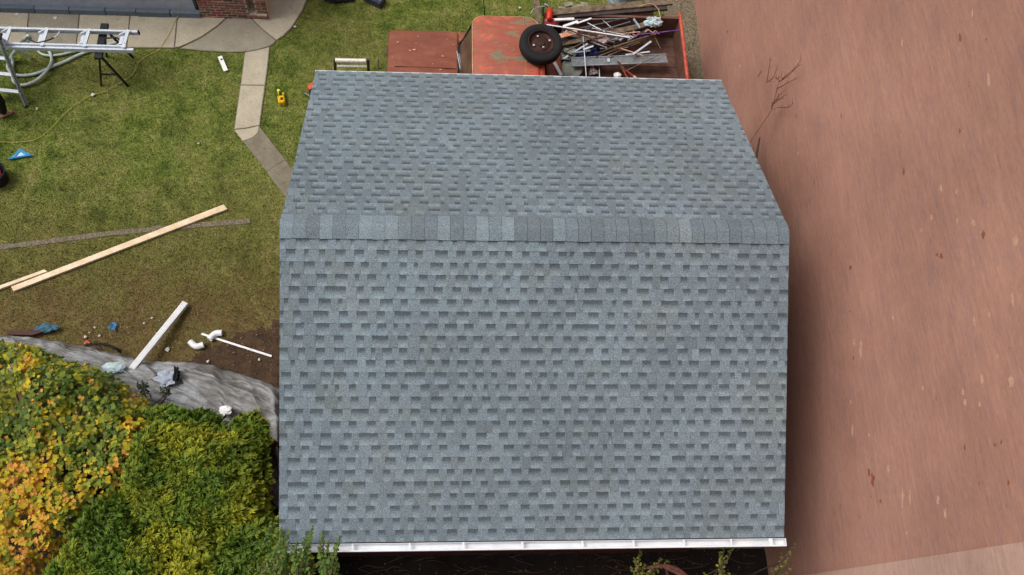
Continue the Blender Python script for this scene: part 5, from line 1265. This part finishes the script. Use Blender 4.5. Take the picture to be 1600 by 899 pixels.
sprig_plant('wild_shoot', 'tall leafy shoot touching the gutter near its right end', (2.3, -4.2, 0), [(x, y, z, .38, l) for x, y, z, l in [(1132, 852, 3.3, (.1, .3)), (1148, 850, 3.3, (.3, .2)), (1124, 862, 3.2, (-.2, .3)), (1122, 885, 3.0, (-.3, .1)), (1128, 875, 3.1, (-.1, .3)), (1140, 895, 3.0, (.2, 0)), (1118, 897, 2.9, (-.3, .1)), (1100, 895, 2.7, (-.4, .1))]], (.018, .030), 7, per=24, tone=(.15, .19, .03))
sprig_plant('wild_shoot', 'thin sparse shoot leaning against the pink brown wall', (3.3, -4.0, 0), [(x, y, z, .3, l) for x, y, z, l in [(1243, 851, 3.2, (.5, .3)), (1236, 868, 3.1, (.5, .3)), (1222, 866, 3.0, (.1, .3)), (1205, 888, 2.8, (-.3, .1)), (1212, 892, 2.8, (-.1, 0)), (1240, 885, 2.9, (.6, .1)), (1228, 896, 2.9, (.3, 0))]], (.014, .028), 8, per=12, tone=(.18, .20, .04))
sprig_plant('dark_shoots', 'dark leaved shoots poking out beside the lower end of the downspout', P(225, 650, 0), [(x, y, z, .16, l) for x, y, z, l in [(215, 598, 1.0, (-.3, .3)), (222, 596, 1.0, (0, .3)), (230, 600, 1.0, (.3, .3)), (250, 605, 1.0, (-.3, .3)), (258, 603, 1.0, (0, .3)), (265, 606, 1.0, (.4, .3))]], (.025, .04), 9, per=12, tone=(.025, .035, .018))
# dead branch litter in the dark strip below the gutter
item('dead_branch', 'reddish brown dead branch arching below the gutter right of centre', 'branch', lambda mb: (mb.tube(catmull([P(1000, 889, 2.6), P(1020, 886, 2.7), P(1040, 884, 2.75), P(1060, 890, 2.7), P(1075, 902, 2.6)], 4), .022, 6), mb.tube([P(1040, 884, 2.75), P(1043, 899, 2.5), P(1043, 925, 2.0)], .018, 6), mb.tube([P(1038, 885, 2.75), P(1052, 892, 2.7), P(1066, 899, 2.65)], .03, 6)), red_twig)
mb = MB(); rn = random.Random(6)
for i in range(60):
    x = rn.uniform(540, 1200); y = rn.uniform(860, 915); t = rn.uniform(-.6, .6); L = rn.uniform(10, 50); z = rn.uniform(.02, .25)
    mb.tube(catmull([P(x, y, z), P(x+L*.5, y+L*.5*t, z+.05), P(x+L, y+L*t*.6+rn.uniform(-4, 4), z)], 3), .006, 4, cap=False)
mb.build('dead_twigs', bark, kind='stuff')
# leafy shrubs added out of view past the bottom edge, to shade strip and wall
for i, (x, y) in enumerate([(-1.6, -4.8), (-.2, -4.9), (1.6, -4.9), (3.2, -4.85)]):
    rn_ = random.Random(i+60); sh_ = [(pxof((x+rn_.uniform(-.6, .6), y+rn_.uniform(-.4, .4), 0))[0], 0, 0)]
    root = thing('shading_shrub', ['first', 'second', 'third', 'fourth'][i]+' unseen shrub from the left, added for shade along the south boundary', 'shrub', (x, y, 0), 'unseen shrubs added for shade along the south boundary')
    rg = np.random.default_rng(70+i); n = 2600
    th = rg.uniform(0, 6.28, n); ph = np.arccos(rg.uniform(-.3, 1, n)); rr = rg.uniform(.7, 1.05, n)
    dd = np.stack([np.sin(ph)*np.cos(th), np.sin(ph)*np.sin(th), np.cos(ph)], 1)
    C4 = np.array([x, y, 1.5])+dd*rr[:, None]*np.array([.9, .6, 1.35]); j = rg.uniform(.6, 1.3, n)[:, None]
    V, F = leaf_geo(C4, dd+rg.normal(0, .4, (n, 3)), rg.uniform(.06, .10, n), rg.uniform(0, 6.28, n))
    mesh_np('foliage', V, F, np.repeat(np.hstack([np.array([[.07, .11, .02]])*j, np.ones((n, 1))]), 13, 0), leaf_m, parent=root, kind='stuff')
    limbs((x, y, 0), [C4[k]*.9+np.array([x, y, 1.2])*.1 for k in range(0, 200, 16)], bark, root, 'stems', .03, i)

# --- bare twigs against the tall wall
bt_ = thing('bare_sapling', 'leafless reddish sapling twigs standing against the pink brown wall', 'sapling', (3.72, 3.2, 0))
mb = MB()
tw = [[(1198, 130), (1201, 110), (1204, 91)], [(1200, 128), (1209, 120), (1215, 102)], [(1217, 128), (1230, 120), (1242, 108), (1251, 94)], [(1222, 124), (1238, 110), (1250, 102)], [(1214, 139), (1230, 130), (1246, 122)], [(1205, 168), (1215, 152), (1226, 141)], [(1208, 163), (1220, 154), (1228, 148)], [(1216, 168), (1232, 168), (1240, 161)], [(1185, 120), (1189, 111)], [(1206, 162), (1216, 155), (1226, 155)], [(1218, 126), (1212, 122), (1224, 122)]]
fork = PW(1206, 172, 3.82); mb.tube(catmull([Vector((3.80, fork.y+.05, 0)), Vector((3.78, fork.y+.08, fork.z*.5)), fork], 4), [.0065-.0004*j for j in range(9)], 5)
for i, ln in enumerate(tw):
    pp = catmull([PW(x, y, 3.86+.03*(i % 4)) for x, y in ln], 3)
    if (pp[0]-fork).length < .45: mb.tube([fork]+pp[:1], [.003, .004], 4)
    mb.tube(pp, [.0072-.0055*j/len(pp) for j in range(len(pp))], 5)
    for q in pp[1::2]:
        e_ = q+Vector((0, random.uniform(-.08, .08), random.uniform(.03, .10))); mb.tube([q, e_], [.004, .002], 4)
mb.build('twigs', red_twig, bt_)
# wooden frame and post in the alley
al = thing('wooden_gate', 'small weathered wooden gate standing in the gap beside the pink wall', 'gate', (3.75, 4.1, 0))
p0, p1 = P(1148, 192, 1.5), P(1163, 193, 1.5)
for a, b in ((p0, p1), (p0-Vector((0, 0, .75)), p1-Vector((0, 0, .75)))):
    mb = MB(); mb.bar(a, b, .05, .04); mb.build('rail', wood_old, al)
for t in (0, .33, .66, 1):
    q = p0.lerp(p1, t); mb = MB(); mb.bar((q.x, q.y+.01, 0), (q.x, q.y+.01, q.z-.03), .035, .03, up=(0, 1, 0)); mb.build('picket', wood_old, al)
item('leaning_stick', 'dark stick leaning against the pink brown wall by the roof edge', 'stick', lambda mb: mb.tube([PW(1181, 250, 3.7), PW(1187, 216, 3.9)], [.022, .014], 6), bark)
